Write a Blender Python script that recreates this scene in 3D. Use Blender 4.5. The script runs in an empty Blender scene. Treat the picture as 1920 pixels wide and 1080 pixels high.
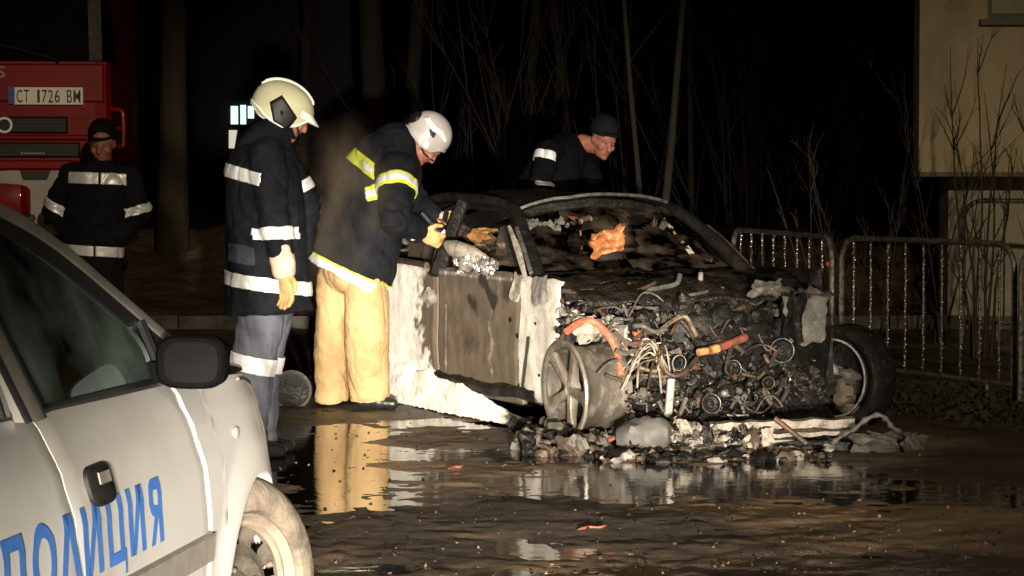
import bpy, bmesh, math, random
import numpy as np
from mathutils import Vector, Matrix, noise as mnoise
V = Vector
sc = bpy.context.scene
COL = sc.collection
R = math.radians
rnd = random.Random(7)

# ------------------------------------------------------------------ camera, sky, lamps, exposure
FPX, CAMH = 4700.0, 1.38
PITCH = math.atan(205 / FPX)
cd = bpy.data.cameras.new('camera'); cam = bpy.data.objects.new('camera', cd); COL.objects.link(cam)
cd.sensor_width = 36; cd.lens = 36 * FPX / 1920; cd.clip_end = 500; cd.clip_start = 0.1
cam.location = (0, 0, CAMH); cam.rotation_euler = (math.pi / 2 - PITCH, 0, 0)
cd.dof.use_dof = False
sc.camera = cam
w = bpy.data.worlds.new('World'); sc.world = w; w.use_nodes = True
nt = w.node_tree; nt.nodes.clear()
sky = nt.nodes.new('ShaderNodeTexSky'); sky.sky_type = 'NISHITA'; sky.sun_disc = False
sky.sun_elevation = R(-4); sky.sun_rotation = R(180)
bg = nt.nodes.new('ShaderNodeBackground'); bg.inputs[1].default_value = 0.02
wo = nt.nodes.new('ShaderNodeOutputWorld')
nt.links.new(sky.outputs[0], bg.inputs[0]); nt.links.new(bg.outputs[0], wo.inputs[0])

def spot(name, loc, target, power, size, blend, sx=1.0, col=(1, .91, .77), rad=.08):
    l = bpy.data.lights.new(name, 'SPOT'); o = bpy.data.objects.new(name, l); COL.objects.link(o)
    l.energy = power; l.spot_size = R(size); l.spot_blend = blend; l.color = col; l.shadow_soft_size = rad
    o.location = loc
    o.rotation_euler = (V(target) - V(loc)).to_track_quat('-Z', 'Y').to_euler()
    o.scale = (sx, 1, 1)
    return o
# the headlamps of a car standing behind the photographer, and a weak street lamp up behind it
for i, lx in enumerate((0.2, 1.35)):
    spot('headlamp_beam', (lx, -7.5, .72), (-.45 + .1 * i, 15, .22), 26000, 6.8, .97, 2.15)
spot('headlamp_spill', (.8, -7.5, .72), (-.20, 15, .70), 30000, 12.6, 1.0, 1.06)
spot('street_lamp_light', (2.2, -4.0, 5.6), (.6, 16, .1), 5400, 29, 1.0, 1.95, (1, .84, .60), .15)
vs = sc.view_settings
vs.view_transform = 'Standard'; vs.look = 'None'; vs.exposure = 0; vs.gamma = 1
vs.use_curve_mapping = False
sc.cycles.use_denoising = True
sc.cycles.max_bounces = 6; sc.cycles.diffuse_bounces = 2; sc.cycles.glossy_bounces = 3
sc.cycles.transmission_bounces = 4; sc.cycles.transparent_max_bounces = 12
sc.cycles.volume_bounces = 0; sc.cycles.volume_step_rate = 2
sc.cycles.sample_clamp_indirect = 4

# ------------------------------------------------------------------ picture <-> place
def U(px, py, Y):
    dx = (px - 960) / FPX; dv = (540 - py) / FPX
    d = V((dx, math.cos(PITCH) + dv * math.sin(PITCH), -math.sin(PITCH) + dv * math.cos(PITCH)))
    k = Y / d.y
    return V((d.x * k, Y, CAMH + d.z * k))
def G(px, py, z=0.0):
    a = U(px, py, 10.0); k = (z - CAMH) / (a.z - CAMH)
    return V((a.x * k, 10 * k, z))

# ------------------------------------------------------------------ materials
def nodes_of(m): return m.node_tree.nodes, m.node_tree.links
MATS = {}
def mat(name, base, rough=.6, metal=0., var=None, vscale=8., vlo=.4, vhi=.62, spec=.5, bump=0., bscale=40.,
        var2=None, v2scale=3., v2lo=.5, v2hi=.65, rvar=0., coat=0., stretch=(1, 1, 1), detail=6, bdist=.01):
    m = bpy.data.materials.new(name); m.use_nodes = True
    N, L = nodes_of(m); b = N['Principled BSDF']
    b.inputs['Base Color'].default_value = (*base, 1); b.inputs['Roughness'].default_value = rough
    b.inputs['Metallic'].default_value = metal; b.inputs['Specular IOR Level'].default_value = spec
    b.inputs['Coat Weight'].default_value = coat
    tc = N.new('ShaderNodeTexCoord'); mp = N.new('ShaderNodeMapping'); mp.inputs['Scale'].default_value = stretch
    L.new(tc.outputs['Object'], mp.inputs['Vector'])
    cur = None
    def layer(cur, colr, scale, lo, hi):
        n = N.new('ShaderNodeTexNoise'); n.inputs['Scale'].default_value = scale; n.inputs['Detail'].default_value = detail
        n.inputs['Roughness'].default_value = .62
        L.new(mp.outputs[0], n.inputs['Vector'])
        r = N.new('ShaderNodeMapRange'); r.inputs[1].default_value = lo; r.inputs[2].default_value = hi
        L.new(n.outputs[0], r.inputs[0])
        mx = N.new('ShaderNodeMix'); mx.data_type = 'RGBA'
        L.new(r.outputs[0], mx.inputs[0])
        if cur is None: mx.inputs[6].default_value = (*base, 1)
        else: L.new(cur, mx.inputs[6])
        mx.inputs[7].default_value = (*colr, 1)
        return mx.outputs[2], r.outputs[0]
    if var: cur, f = layer(cur, var, vscale, vlo, vhi)
    if var and rvar:
        rr = N.new('ShaderNodeMapRange'); rr.inputs[3].default_value = rough; rr.inputs[4].default_value = max(.02, min(1, rough + rvar))
        L.new(f, rr.inputs[0]); L.new(rr.outputs[0], b.inputs['Roughness'])
    if var2: cur, f2 = layer(cur, var2, v2scale, v2lo, v2hi)
    if cur is not None: L.new(cur, b.inputs['Base Color'])
    if bump:
        n = N.new('ShaderNodeTexNoise'); n.inputs['Scale'].default_value = bscale; n.inputs['Detail'].default_value = 5
        L.new(mp.outputs[0], n.inputs['Vector'])
        bp = N.new('ShaderNodeBump'); bp.inputs['Strength'].default_value = bump; bp.inputs['Distance'].default_value = bdist
        L.new(n.outputs[0], bp.inputs['Height']); L.new(bp.outputs[0], b.inputs['Normal'])
    MATS[name] = m
    return m
def mat_attr(name, c0, c1, c2, rough=.7, bump=.5, bscale=60., nscale=20.):
    """two stain masks (colour attribute 'stain': r, g) choose between three real colours"""
    m = bpy.data.materials.new(name); m.use_nodes = True
    N, L = nodes_of(m); b = N['Principled BSDF']; b.inputs['Roughness'].default_value = rough
    at = N.new('ShaderNodeVertexColor'); at.layer_name = 'stain'
    sp = N.new('ShaderNodeSeparateColor'); L.new(at.outputs[0], sp.inputs[0])
    tc = N.new('ShaderNodeTexCoord'); mp = N.new('ShaderNodeMapping'); mp.inputs['Scale'].default_value = (1, 1, .9)
    L.new(tc.outputs['Object'], mp.inputs[0])
    n = N.new('ShaderNodeTexNoise'); n.inputs['Scale'].default_value = nscale; n.inputs['Detail'].default_value = 7
    n.inputs['Roughness'].default_value = .7
    L.new(mp.outputs[0], n.inputs['Vector'])
    cur = None
    for k, (sock, colr) in enumerate(((0, c1), (1, c2))):
        a = N.new('ShaderNodeMath'); a.operation = 'ADD'; L.new(sp.outputs[sock], a.inputs[0])
        s = N.new('ShaderNodeMath'); s.operation = 'MULTIPLY_ADD'; L.new(n.outputs[0], s.inputs[0])
        s.inputs[1].default_value = (.7, -.9)[k]; s.inputs[2].default_value = (-.35, .45)[k]
        L.new(s.outputs[0], a.inputs[1])
        r = N.new('ShaderNodeMapRange'); r.inputs[1].default_value = .30; r.inputs[2].default_value = .70
        L.new(a.outputs[0], r.inputs[0])
        mx = N.new('ShaderNodeMix'); mx.data_type = 'RGBA'; L.new(r.outputs[0], mx.inputs[0])
        if cur is None: mx.inputs[6].default_value = (*c0, 1)
        else: L.new(cur, mx.inputs[6])
        mx.inputs[7].default_value = (*colr, 1); cur = mx.outputs[2]
    n3 = N.new('ShaderNodeTexNoise'); n3.inputs['Scale'].default_value = 7; n3.inputs['Detail'].default_value = 8; n3.inputs['Roughness'].default_value = .7
    L.new(mp.outputs[0], n3.inputs['Vector'])
    r3 = N.new('ShaderNodeMapRange'); r3.inputs[1].default_value = .3; r3.inputs[2].default_value = .72; r3.inputs[3].default_value = .62; r3.inputs[4].default_value = 1.2
    L.new(n3.outputs[0], r3.inputs[0])
    mm = N.new('ShaderNodeMix'); mm.data_type = 'RGBA'; mm.blend_type = 'MULTIPLY'; mm.inputs[0].default_value = 1; L.new(cur, mm.inputs[6]); L.new(r3.outputs[0], mm.inputs[7])
    L.new(mm.outputs[2], b.inputs['Base Color'])
    bp = N.new('ShaderNodeBump'); bp.inputs['Strength'].default_value = bump; bp.inputs['Distance'].default_value = .01
    n2 = N.new('ShaderNodeTexNoise'); n2.inputs['Scale'].default_value = bscale; n2.inputs['Detail'].default_value = 5
    L.new(mp.outputs[0], n2.inputs['Vector'])
    L.new(n2.outputs[0], bp.inputs['Height']); L.new(bp.outputs[0], b.inputs['Normal'])
    MATS[name] = m
    return m

mat('asphalt', (.032, .023, .015), .38, var=(.095, .062, .036), vscale=1.6, vlo=.40, vhi=.7, var2=(.36, .23, .12), v2scale=.55,
    v2lo=.46, v2hi=.66, bump=1., bscale=130., rvar=.3, bdist=.03)
mat('earth', (.24, .165, .095), .9, spec=.1, var=(.10, .07, .042), vscale=3, bump=.8, bscale=20, bdist=.03)
mat('kerb_stone', (.16, .14, .11), .8, var=(.08, .07, .055), vscale=6, bump=.4)
mat('cloth_black', (.0055, .006, .0085), .85, var=(.010, .011, .014), vscale=10, bump=.35, bscale=90, spec=.12)
mat('cloth_navy', (.020, .023, .034), .85, var=(.030, .033, .045), vscale=9, bump=.3, bscale=90, spec=.15)
mat('cloth_trouser', (.075, .080, .098), .9, var=(.11, .115, .135), vscale=9, bump=.3, bscale=90, spec=.15)
mat('cloth_tan', (.41, .275, .135), .9, var=(.31, .20, .09), vscale=7, vlo=.4, vhi=.7, bump=.5, bscale=60, spec=.15,
    var2=(.46, .32, .155), v2scale=2.5)
mat('tape_silver', (.92, .92, .92), .42, .35, var=(.80, .80, .80), vscale=30)
mat('tape_yellow', (.60, .66, .05), .6, var=(.50, .56, .04), vscale=25)
mat('glove_tan', (.52, .33, .14), .85, var=(.40, .25, .10), vscale=14, bump=.4, bscale=70)
mat('glove_cuff', (.62, .44, .34), .85, var=(.5, .35, .26), vscale=12, bump=.4, bscale=60)
mat('boot', (.012, .011, .010), .35, bump=.2, bscale=50)
mat('helmet_cream', (.58, .56, .37), .38, var=(.50, .48, .31), vscale=5, coat=.3)
mat('helmet_white', (.55, .52, .51), .35, var=(.47, .44, .43), vscale=5, coat=.3)
mat('helmet_stripe', (.88, .87, .80), .5)
mat('helmet_trim', (.35, .30, .20), .4)
mat('black_plastic', (.010, .0095, .009), .5, bump=.1, bscale=60, spec=.3)
mat('skin', (.36, .15, .095), .55, var=(.26, .085, .055), vscale=18, bump=.1, bscale=120)
mat('eye_white', (.22, .16, .13), .4)
mat('eye_dark', (.02, .015, .01), .3)
mat('hair', (.02, .016, .012), .7)
mat('paint_silver', (.585, .57, .54), .34, .2, var=(.535, .52, .49), vscale=2.5, coat=.3, var2=(.44, .40, .345), v2scale=1.6, v2lo=.52, v2hi=.8, bump=.02, bscale=200)
mat('car_black', (.010, .010, .011), .35)
mat('rubber_trim', (.20, .18, .155), .55, var=(.16, .145, .125), vscale=20, bump=.1)
mat('letter_blue', (.035, .125, .40), .5, var=(.05, .15, .42), vscale=25)
mat('tyre_muddy', (.135, .108, .082), .9, spec=.15, var=(.055, .045, .035), vscale=11, vlo=.42, vhi=.66, bump=.5, bscale=45)
mat('steel_wheel', (.026, .023, .019), .6, spec=.3, var=(.075, .062, .048), vscale=14, bump=.3)
mat('rim_muddy', (.165, .128, .098), .75, var=(.10, .08, .06), vscale=10)
mat('lens_clear', (.45, .40, .35), .2, spec=.8, coat=.6)
mat('seat_cloth', (.05, .055, .05), .9, var=(.08, .085, .08), vscale=12)
mat('fire_red', (.24, .005, .004), .4, var=(.17, .004, .003), vscale=3, coat=.05, spec=.15)
mat('truck_grey', (.42, .39, .33), .6, var=(.33, .30, .25), vscale=5, bump=.1)
mat('plate_white', (.92, .84, .70), .5, var=(.85, .74, .60), vscale=10)
mat('plate_ink', (.02, .02, .02), .6)
mat('plate_blue', (.02, .06, .30), .5)
mat('badge_white', (.85, .83, .76), .5)
mat('badge_grey', (.25, .25, .25), .5)
mat('galvanised', (.25, .22, .18), .42, .4, var=(.07, .058, .046), vscale=30, bump=.5, bscale=110)
mat('droplet', (.9, .88, .84), .22, .9)
mat('render_wall', (.66, .53, .32), .9, var=(.54, .43, .25), vscale=2.2, bump=.4, bscale=35, var2=(.38, .30, .18), v2scale=1.1, v2lo=.5, v2hi=.75, stretch=(1, 1, .4))
mat('plinth_wall', (.52, .45, .33), .9, var=(.40, .34, .25), vscale=2.5, bump=.3, bscale=35)
mat('dark_opening', (.008, .008, .008), .8)
mat('window_frame', (.20, .17, .12), .7)
mat('bark', (.014, .010, .007), .95, spec=.1, var=(.009, .007, .005), vscale=7, stretch=(1, 1, .2), bump=.8, bscale=12, bdist=.03)
mat('bark_pale', (.032, .027, .021), .9, spec=.2, var=(.03, .025, .018), vscale=9, stretch=(1, 1, .3), bump=.5, bscale=20)
mat('bark_lit', (.045, .033, .021), .95, var=(.04, .03, .02), vscale=6, stretch=(1, 1, .25), bump=1., bscale=12, bdist=.04, spec=.2)  # lighter copy of the bark: lamplight on this trunk is put into the colour
mat('twig', (.045, .032, .022), .8)
mat('twig_dim', (.013, .010, .007), .9, spec=.08)
mat('leaf_dry', (.04, .03, .015), .8, var=(.02, .02, .01), vscale=6, spec=.2)
mat('soot', (.006, .0055, .005), .6, var=(.022, .019, .016), vscale=9, vlo=.45, vhi=.72, bump=1., bscale=35, rvar=-.25, var2=(.055, .047, .036), v2scale=16, v2lo=.62, v2hi=.75, bdist=.012, spec=.2)
mat('soot_rust', (.030, .020, .014), .6, var=(.10, .045, .018), vscale=12, bump=.8, bscale=40, var2=(.012, .011, .010), v2scale=7)
mat('soot_wet', (.009, .0072, .0055), .34, var=(.026, .021, .015), vscale=12, bump=1., bscale=55, bdist=.014, spec=.35, var2=(.06, .048, .032), v2scale=26, v2lo=.6, v2hi=.74)
mat('ash_grey', (.26, .235, .21), .85, var=(.12, .105, .09), vscale=14, bump=.6, bscale=45)
mat('ash_pale', (.31, .275, .22), .85, var=(.15, .128, .098), vscale=18, vlo=.45, vhi=.65, bump=.7, bscale=50, var2=(.10, .085, .065), v2scale=9, v2lo=.58, v2hi=.72)
mat('foam_white', (.76, .71, .64), .9, var=(.50, .44, .37), vscale=10, vlo=.5, vhi=.75, bump=.35, bscale=40)
mat('bare_steel', (.20, .18, .16), .45, .5, var=(.08, .07, .058), vscale=20, bump=.5, bscale=50)
mat('bright_alloy', (.75, .72, .68), .25, .8, var=(.4, .37, .33), vscale=25, bump=.6, bscale=60)
mat('wheel_alloy', (.095, .078, .061), .5, .2, var=(.040, .033, .026), vscale=5, vlo=.38, vhi=.64, bump=.5, bscale=30, var2=(.17, .145, .115), v2scale=14, stretch=(1, 1, .5))
mat('orange_hose', (.28, .075, .036), .7, var=(.42, .15, .08), vscale=25, bump=.4, var2=(.17, .06, .03), v2scale=30)
mat('mirror_black', (.003, .003, .003), .8, spec=.03)
mat('ash_dark', (.075, .068, .055), .75, var=(.035, .032, .026), vscale=11, bump=.6, bscale=40, var2=(.12, .105, .085), v2scale=22)
mat('seat_foam', (.40, .13, .04), .8, var=(.22, .065, .018), vscale=14, bump=.6, bscale=30, var2=(.6, .30, .12), v2scale=20)
mat('gold_foam', (.42, .25, .085), .8, var=(.25, .11, .03), vscale=14, bump=.6, bscale=40)
mat('brown_char', (.085, .055, .035), .7, var=(.03, .022, .016), vscale=9, bump=.6, bscale=30)
mat('cloth_jet', (.0028, .0028, .0038), .9, spec=.08, bump=.3, bscale=90)
mat('pillar_unlit', (.13, .125, .11), .45, spec=.3, var=(.09, .085, .075), vscale=6)  # body paint darkened in colour so the pillars look unlit
mat('cab_black', (.004, .004, .004), .9, spec=.04)
mat('spoke_alloy', (.20, .17, .135), .45, .25, var=(.10, .085, .066), vscale=9, bump=.3, bscale=30)
mat('burnt_seat', (.032, .022, .015), .8, var=(.012, .010, .008), vscale=9, bump=.6, bscale=30, spec=.2)
mat('copper_wire', (.20, .155, .10), .6, .2, var=(.08, .06, .04), vscale=30)
mat('rust_red', (.22, .055, .03), .7, var=(.10, .03, .02), vscale=15, bump=.4)
mat('brass', (.50, .34, .12), .35, .7)
mat('white_pipe', (.42, .385, .33), .6, var=(.2, .175, .14), vscale=24, bump=.5)
mat('plastic_sheet', (.085, .078, .072), .6, spec=.3, var=(.05, .045, .04), vscale=7, bump=.5, bscale=14)
mat('red_lens', (.5, .01, .02), .2, coat=.5)
mat('wood_far', (.006, .005, .004), 1.)
mat_attr('door_skin', (.115, .088, .062), (.80, .75, .68), (.020, .017, .014), rough=.6, bump=.25, bscale=60)
mat_attr('fender_skin', (.34, .29, .235), (.58, .53, .46), (.05, .042, .035), rough=.7, bump=.3, bscale=60)

def emis(name, colr, s):
    m = bpy.data.materials.new(name); m.use_nodes = True
    N, L = nodes_of(m); b = N['Principled BSDF']; b.inputs['Base Color'].default_value = (0, 0, 0, 1)
    b.inputs['Emission Color'].default_value = (*colr, 1); b.inputs['Emission Strength'].default_value = s
    MATS[name] = m
emis('lit_pane', (.62, .95, .86), 1.5)
emis('lit_pane_warm', (.8, .78, .6), .8)
emis('dim_red_lamp', (.6, .01, .02), .6)
# water of the puddles
m = mat('water', (.010, .008, .006), .055, spec=.5, bump=.30, bscale=11, bdist=.004)
m.node_tree.nodes['Principled BSDF'].inputs['IOR'].default_value = 1.33
# dusty car glass; its film colour also paints in a reflected haze
def glass(name, tint, dirt_haze, dcol, scale=4., through=.75):
    m = bpy.data.materials.new(name); m.use_nodes = True
    N, L = nodes_of(m); N.remove(N['Principled BSDF']); out = N['Material Output']
    tr = N.new('ShaderNodeBsdfTransparent'); tr.inputs[0].default_value = (*tint, 1)
    gl = N.new('ShaderNodeBsdfGlossy'); gl.inputs['Roughness'].default_value = .04; gl.inputs[0].default_value = (.36, .40, .39, 1)
    fr = N.new('ShaderNodeFresnel'); fr.inputs[0].default_value = 1.5
    mx = N.new('ShaderNodeMixShader'); L.new(fr.outputs[0], mx.inputs[0]); L.new(tr.outputs[0], mx.inputs[1]); L.new(gl.outputs[0], mx.inputs[2])
    df = N.new('ShaderNodeBsdfDiffuse'); df.inputs[0].default_value = (*dcol, 1)
    tc = N.new('ShaderNodeTexCoord'); n = N.new('ShaderNodeTexNoise'); n.inputs['Scale'].default_value = scale; n.inputs['Detail'].default_value = 6
    L.new(tc.outputs['Object'], n.inputs['Vector'])
    r = N.new('ShaderNodeMapRange'); r.inputs[1].default_value = .44; r.inputs[2].default_value = .70; r.inputs[4].default_value = dirt_haze
    L.new(n.outputs[0], r.inputs[0])
    m2 = N.new('ShaderNodeMixShader'); L.new(r.outputs[0], m2.inputs[0]); L.new(mx.outputs[0], m2.inputs[1]); L.new(df.outputs[0], m2.inputs[2])
    L.new(m2.outputs[0], out.inputs[0])
    MATS[name] = m
glass('car_glass', (.22, .27, .25), .40, (.19, .27, .24), 2.6, .5)  # teal film colour stands in for reflected haze on the side windows
glass('sooty_glass', (.42, .36, .30), .85, (.055, .042, .030), 7.)
glass('dark_glass', (.10, .11, .11), .12, (.2, .2, .2), 3.)

# ------------------------------------------------------------------ mesh builder
class MB:
    def __init__(s): s.v, s.f, s.mi, s.mats = [], [], [], []
    def mat(s, name):
        if name not in s.mats: s.mats.append(name)
        s._m = s.mats.index(name); return s
    _m = 0
    def add(s, vs_, fs):
        o = len(s.v); s.v += [tuple(p) for p in vs_]
        for f in fs: s.f.append(tuple(i + o for i in f)); s.mi.append(s._m)
        return s
    def box(s, c, size, rot=None, jit=0.):
        c = V(c); hx, hy, hz = (k / 2 for k in size)
        P = [V((x, y, z)) for x in (-hx, hx) for y in (-hy, hy) for z in (-hz, hz)]
        if jit: P = [p + V((rnd.uniform(-jit, jit), rnd.uniform(-jit, jit), rnd.uniform(-jit, jit))) for p in P]
        if rot is not None: P = [rot @ p for p in P]
        return s.add([c + p for p in P], [(0, 1, 3, 2), (4, 6, 7, 5), (0, 4, 5, 1), (2, 3, 7, 6), (0, 2, 6, 4), (1, 5, 7, 3)])
    def rings(s, RR, cap=True, closed=False):
        n = len(RR[0]); vs_ = [p for r in RR for p in r]; fs = []
        K = len(RR)
        for i in range(K if closed else K - 1):
            a, b = i * n, ((i + 1) % K) * n
            for j in range(n): fs.append((a + j, a + (j + 1) % n, b + (j + 1) % n, b + j))
        if cap and not closed:
            fs.append(tuple(reversed(range(n)))); fs.append(tuple((K - 1) * n + j for j in range(n)))
        return s.add(vs_, fs)
    def tube(s, pts, rad, n=8, cap=True):
        pts = [V(p) for p in pts]
        if not hasattr(rad, '__len__'): rad = [rad] * len(pts)
        RR = []; prev = None
        for i, p in enumerate(pts):
            d = (pts[min(i + 1, len(pts) - 1)] - pts[max(i - 1, 0)]).normalized()
            if prev is None:
                a = d.orthogonal().normalized()
            else:
                a = (prev - d * prev.dot(d))
                a = a.normalized() if a.length > 1e-5 else d.orthogonal().normalized()
            prev = a; b = d.cross(a)
            RR.append([p + (a * math.cos(t) + b * math.sin(t)) * rad[i] for t in (2 * math.pi * k / n for k in range(n))])
        return s.rings(RR, cap)
    def ell(s, c, axes, n=14, m=9):
        c = V(c); A, B, C = (V(a) for a in axes); RR = []
        for i in range(1, m):
            t = math.pi * i / m
            RR.append([c + C * math.cos(t) + (A * math.cos(u) + B * math.sin(u)) * math.sin(t) for u in (2 * math.pi * k / n for k in range(n))])
        o = len(s.v); s.rings(RR, False)
        k = len(s.v); s.v += [tuple(c + C), tuple(c - C)]
        for j in range(n):
            s.f.append((k, o + (j + 1) % n, o + j)); s.mi.append(s._m)
            e = o + (m - 2) * n; s.f.append((k + 1, e + j, e + (j + 1) % n)); s.mi.append(s._m)
        return s
    def capsule(s, a, b, ra, rb, n=12):
        a, b = V(a), V(b); d = (b - a).normalized(); P, Rr = [], []
        for t in (-.98, -.8, -.45, 0): P.append(a + d * ra * t); Rr.append(ra * math.sqrt(max(0.02, 1 - t * t)))
        for t in (0, .45, .8, .98): P.append(b + d * rb * t); Rr.append(rb * math.sqrt(max(0.02, 1 - t * t)))
        return s.tube(P, Rr, n)
    def lathe(s, c, ax, prof, n=40, closed=False):
        """prof: (distance along ax, radius)"""
        c, ax = V(c), V(ax).normalized(); a = ax.cross(V((0, 0, 1)));
        a = a.normalized() if a.length > 1e-4 else V((1, 0, 0)); b = ax.cross(a)
        RR = [[c + ax * h + (a * math.cos(t) + b * math.sin(t)) * r for t in (2 * math.pi * k / n for k in range(n))] for h, r in prof]
        return s.rings(RR, False, closed)
    def grid(s, P, flip=False):
        nr, nc = len(P), len(P[0]); fs = []
        for i in range(nr - 1):
            for j in range(nc - 1):
                q = (i * nc + j, i * nc + j + 1, (i + 1) * nc + j + 1, (i + 1) * nc + j)
                fs.append(q[::-1] if flip else q)
        return s.add([p for r in P for p in r], fs)
    def poly(s, P, thick):
        """flat outline with thickness (vector)"""
        P = [V(p) for p in P]; t = V(thick); n = len(P)
        return s.add(P + [p + t for p in P], [tuple(range(n)), tuple(reversed(range(n, 2 * n)))] + [(i, i + n, (i + 1) % n + n, (i + 1) % n) for i in range(n)])
    def chunk(s, c, size, rot=None, amp=.35, freq=2.2, n=10, m=7):
        c = V(c); o = len(s.v); seed = V((rnd.uniform(-50, 50), rnd.uniform(-50, 50), rnd.uniform(-50, 50)))
        s.ell((0, 0, 0), ((size[0], 0, 0), (0, size[1], 0), (0, 0, size[2])), n, m)
        mx = max(size)
        for i in range(o, len(s.v)):
            p = V(s.v[i]); k = 1 + amp * 2 * mnoise.noise(p / mx * freq + seed) + amp * mnoise.noise(p / mx * freq * 2.3 + seed)
            p = p * k
            if rot is not None: p = rot @ p
            s.v[i] = tuple(c + p)
        return s
    def sheet(s, c, ex, ey, amp=.02, n=7, freq=3., th=.003):
        """a crumpled piece of sheet, ex and ey its half axes"""
        c, ex, ey = V(c), V(ex), V(ey); nz = ex.cross(ey).normalized(); seed = rnd.uniform(-99, 99)
        P = []
        for i in range(n + 1):
            row = []
            for j in range(n + 1):
                a, b = i / n * 2 - 1, j / n * 2 - 1
                k = mnoise.noise(V((a * freq, b * freq, seed))); k2 = mnoise.noise(V((b * freq * 2 + 7, a * freq * 2, seed)))
                e = 1 + .35 * mnoise.noise(V((a * 2 + seed, b * 2, 3)))
                row.append(c + (ex * a + ey * b) * e + nz * amp * (k * 1.6 + k2))
            P.append(row)
        s.grid(P); s.grid([[p + nz * -th for p in r] for r in P], True)
        return s
    def mesh(s, name):
        me = bpy.data.meshes.new(name); me.from_pydata(s.v, [], s.f)
        for mn in (s.mats or ['soot']): me.materials.append(MATS[mn])
        me.polygons.foreach_set('material_index', s.mi)
        me.update(); return me
    def build(s, name, matn=None, parent=None, smooth=True, kind=None, label=None):
        if matn:
            s.mats = [matn]; s.mi = [0] * len(s.f)
        me = s.mesh(name)
        return link(name, me, parent, smooth, kind, label)
def link(name, me, parent=None, smooth=True, kind=None, label=None):
    o = bpy.data.objects.new(name, me); COL.objects.link(o)
    if smooth:
        me.polygons.foreach_set('use_smooth', [True] * len(me.polygons))
        try: me.set_sharp_from_angle(angle=R(42))
        except Exception: pass
    if parent is not None:
        o.parent = parent
        o.matrix_parent_inverse = base_of(parent).inverted()
    if kind: o['kind'] = kind
    if label: o['label'] = label
    return o
BASE = {}
def base_of(o):
    return BASE.get(o.name, Matrix.Identity(4))
def tag(o, label, cat, group=None):
    o['label'] = label; o['category'] = cat
    if group: o['group'] = group
    return o
def thing(name, loc, label, cat, group=None):
    o = bpy.data.objects.new(name, None); COL.objects.link(o); o.location = loc; o.empty_display_size = .2
    BASE[o.name] = Matrix.Translation(V(loc))
    return tag(o, label, cat, group)
def single(mb, name, matn, label, cat, group=None, smooth=True):
    """a thing that is one mesh: origin moved to its base"""
    a = np.array(mb.v); c = V(((a[:, 0].min() + a[:, 0].max()) / 2, (a[:, 1].min() + a[:, 1].max()) / 2, a[:, 2].min()))
    mb.v = [tuple(V(p) - c) for p in mb.v]
    o = mb.build(name, matn, None, smooth); o.location = c
    return tag(o, label, cat, group)
def rotm(ax, ay=None):
    """rotation whose x axis is ax and whose y axis is near ay"""
    x = V(ax).normalized(); z = x.cross(V(ay) if ay is not None else V((0, 1, .01))).normalized(); y = z.cross(x)
    return Matrix((x, y, z)).transposed()
def rrot():
    return rotm((rnd.uniform(-1, 1), rnd.uniform(-1, 1), rnd.uniform(-1, 1)), (rnd.uniform(-1, 1), rnd.uniform(-1, 1), rnd.uniform(-1, 1)))
def curve_pts(P, n=8):
    """Catmull-Rom through P"""
    P = [V(p) for p in P]; Q = [P[0] * 2 - P[1]] + P + [P[-1] * 2 - P[-2]]; out = []
    for i in range(1, len(Q) - 2):
        for k in range(n):
            t = k / n; a, b, c, d = Q[i - 1:i + 3]
            out.append(.5 * ((2 * b) + (c - a) * t + (2 * a - 5 * b + 4 * c - d) * t * t + (3 * b - a - 3 * c + d) * t ** 3))
    return out + [P[-1]]
def vox(mb, size, it=3):
    """one continuous surface around everything in mb"""
    me = mb.mesh('tmp'); o = bpy.data.objects.new('tmp', me); COL.objects.link(o)
    r = o.modifiers.new('r', 'REMESH'); r.mode = 'VOXEL'; r.voxel_size = size
    if it:
        q = o.modifiers.new('s', 'SMOOTH'); q.factor = .5; q.iterations = it
    bpy.context.view_layer.update()
    dg = bpy.context.evaluated_depsgraph_get()
    out = bpy.data.meshes.new_from_object(o.evaluated_get(dg))
    bpy.data.objects.remove(o); bpy.data.meshes.remove(me)
    out.materials.clear()
    return out
def wrinkle(me, fn):
    n = len(me.vertices); co = np.empty(n * 3); no = np.empty(n * 3)
    me.vertices.foreach_get('co', co); me.vertex_normals.foreach_get('vector', no)
    co = co.reshape(-1, 3); no = no.reshape(-1, 3)
    d = np.array([fn(V(p)) for p in co])
    co += no * d[:, None]
    me.vertices.foreach_set('co', co.ravel()); me.update()
def slab(src, p0, nrm, half, axis=None, maxd=None, off=.005, name='band'):
    """the strip of a surface between two planes, lifted a little off it"""
    bm = bmesh.new(); bm.from_mesh(src); nrm = V(nrm).normalized(); p0 = V(p0)
    if axis is not None:
        a, b = V(axis[0]), V(axis[1]); d = (b - a).normalized()
        bad = [v for v in bm.verts if ((v.co - a) - d * (v.co - a).dot(d)).length > maxd or abs((v.co - p0).dot(nrm)) > half + .1]
        bmesh.ops.delete(bm, geom=bad, context='VERTS')
    for sg in (1, -1):
        bmesh.ops.bisect_plane(bm, geom=bm.verts[:] + bm.edges[:] + bm.faces[:], plane_co=p0 + nrm * half * sg, plane_no=nrm * sg, clear_outer=True)
    bm.normal_update()
    for v in bm.verts: v.co += v.normal * off
    me = bpy.data.meshes.new(name); bm.to_mesh(me); bm.free(); me.materials.clear()
    return me
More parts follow.
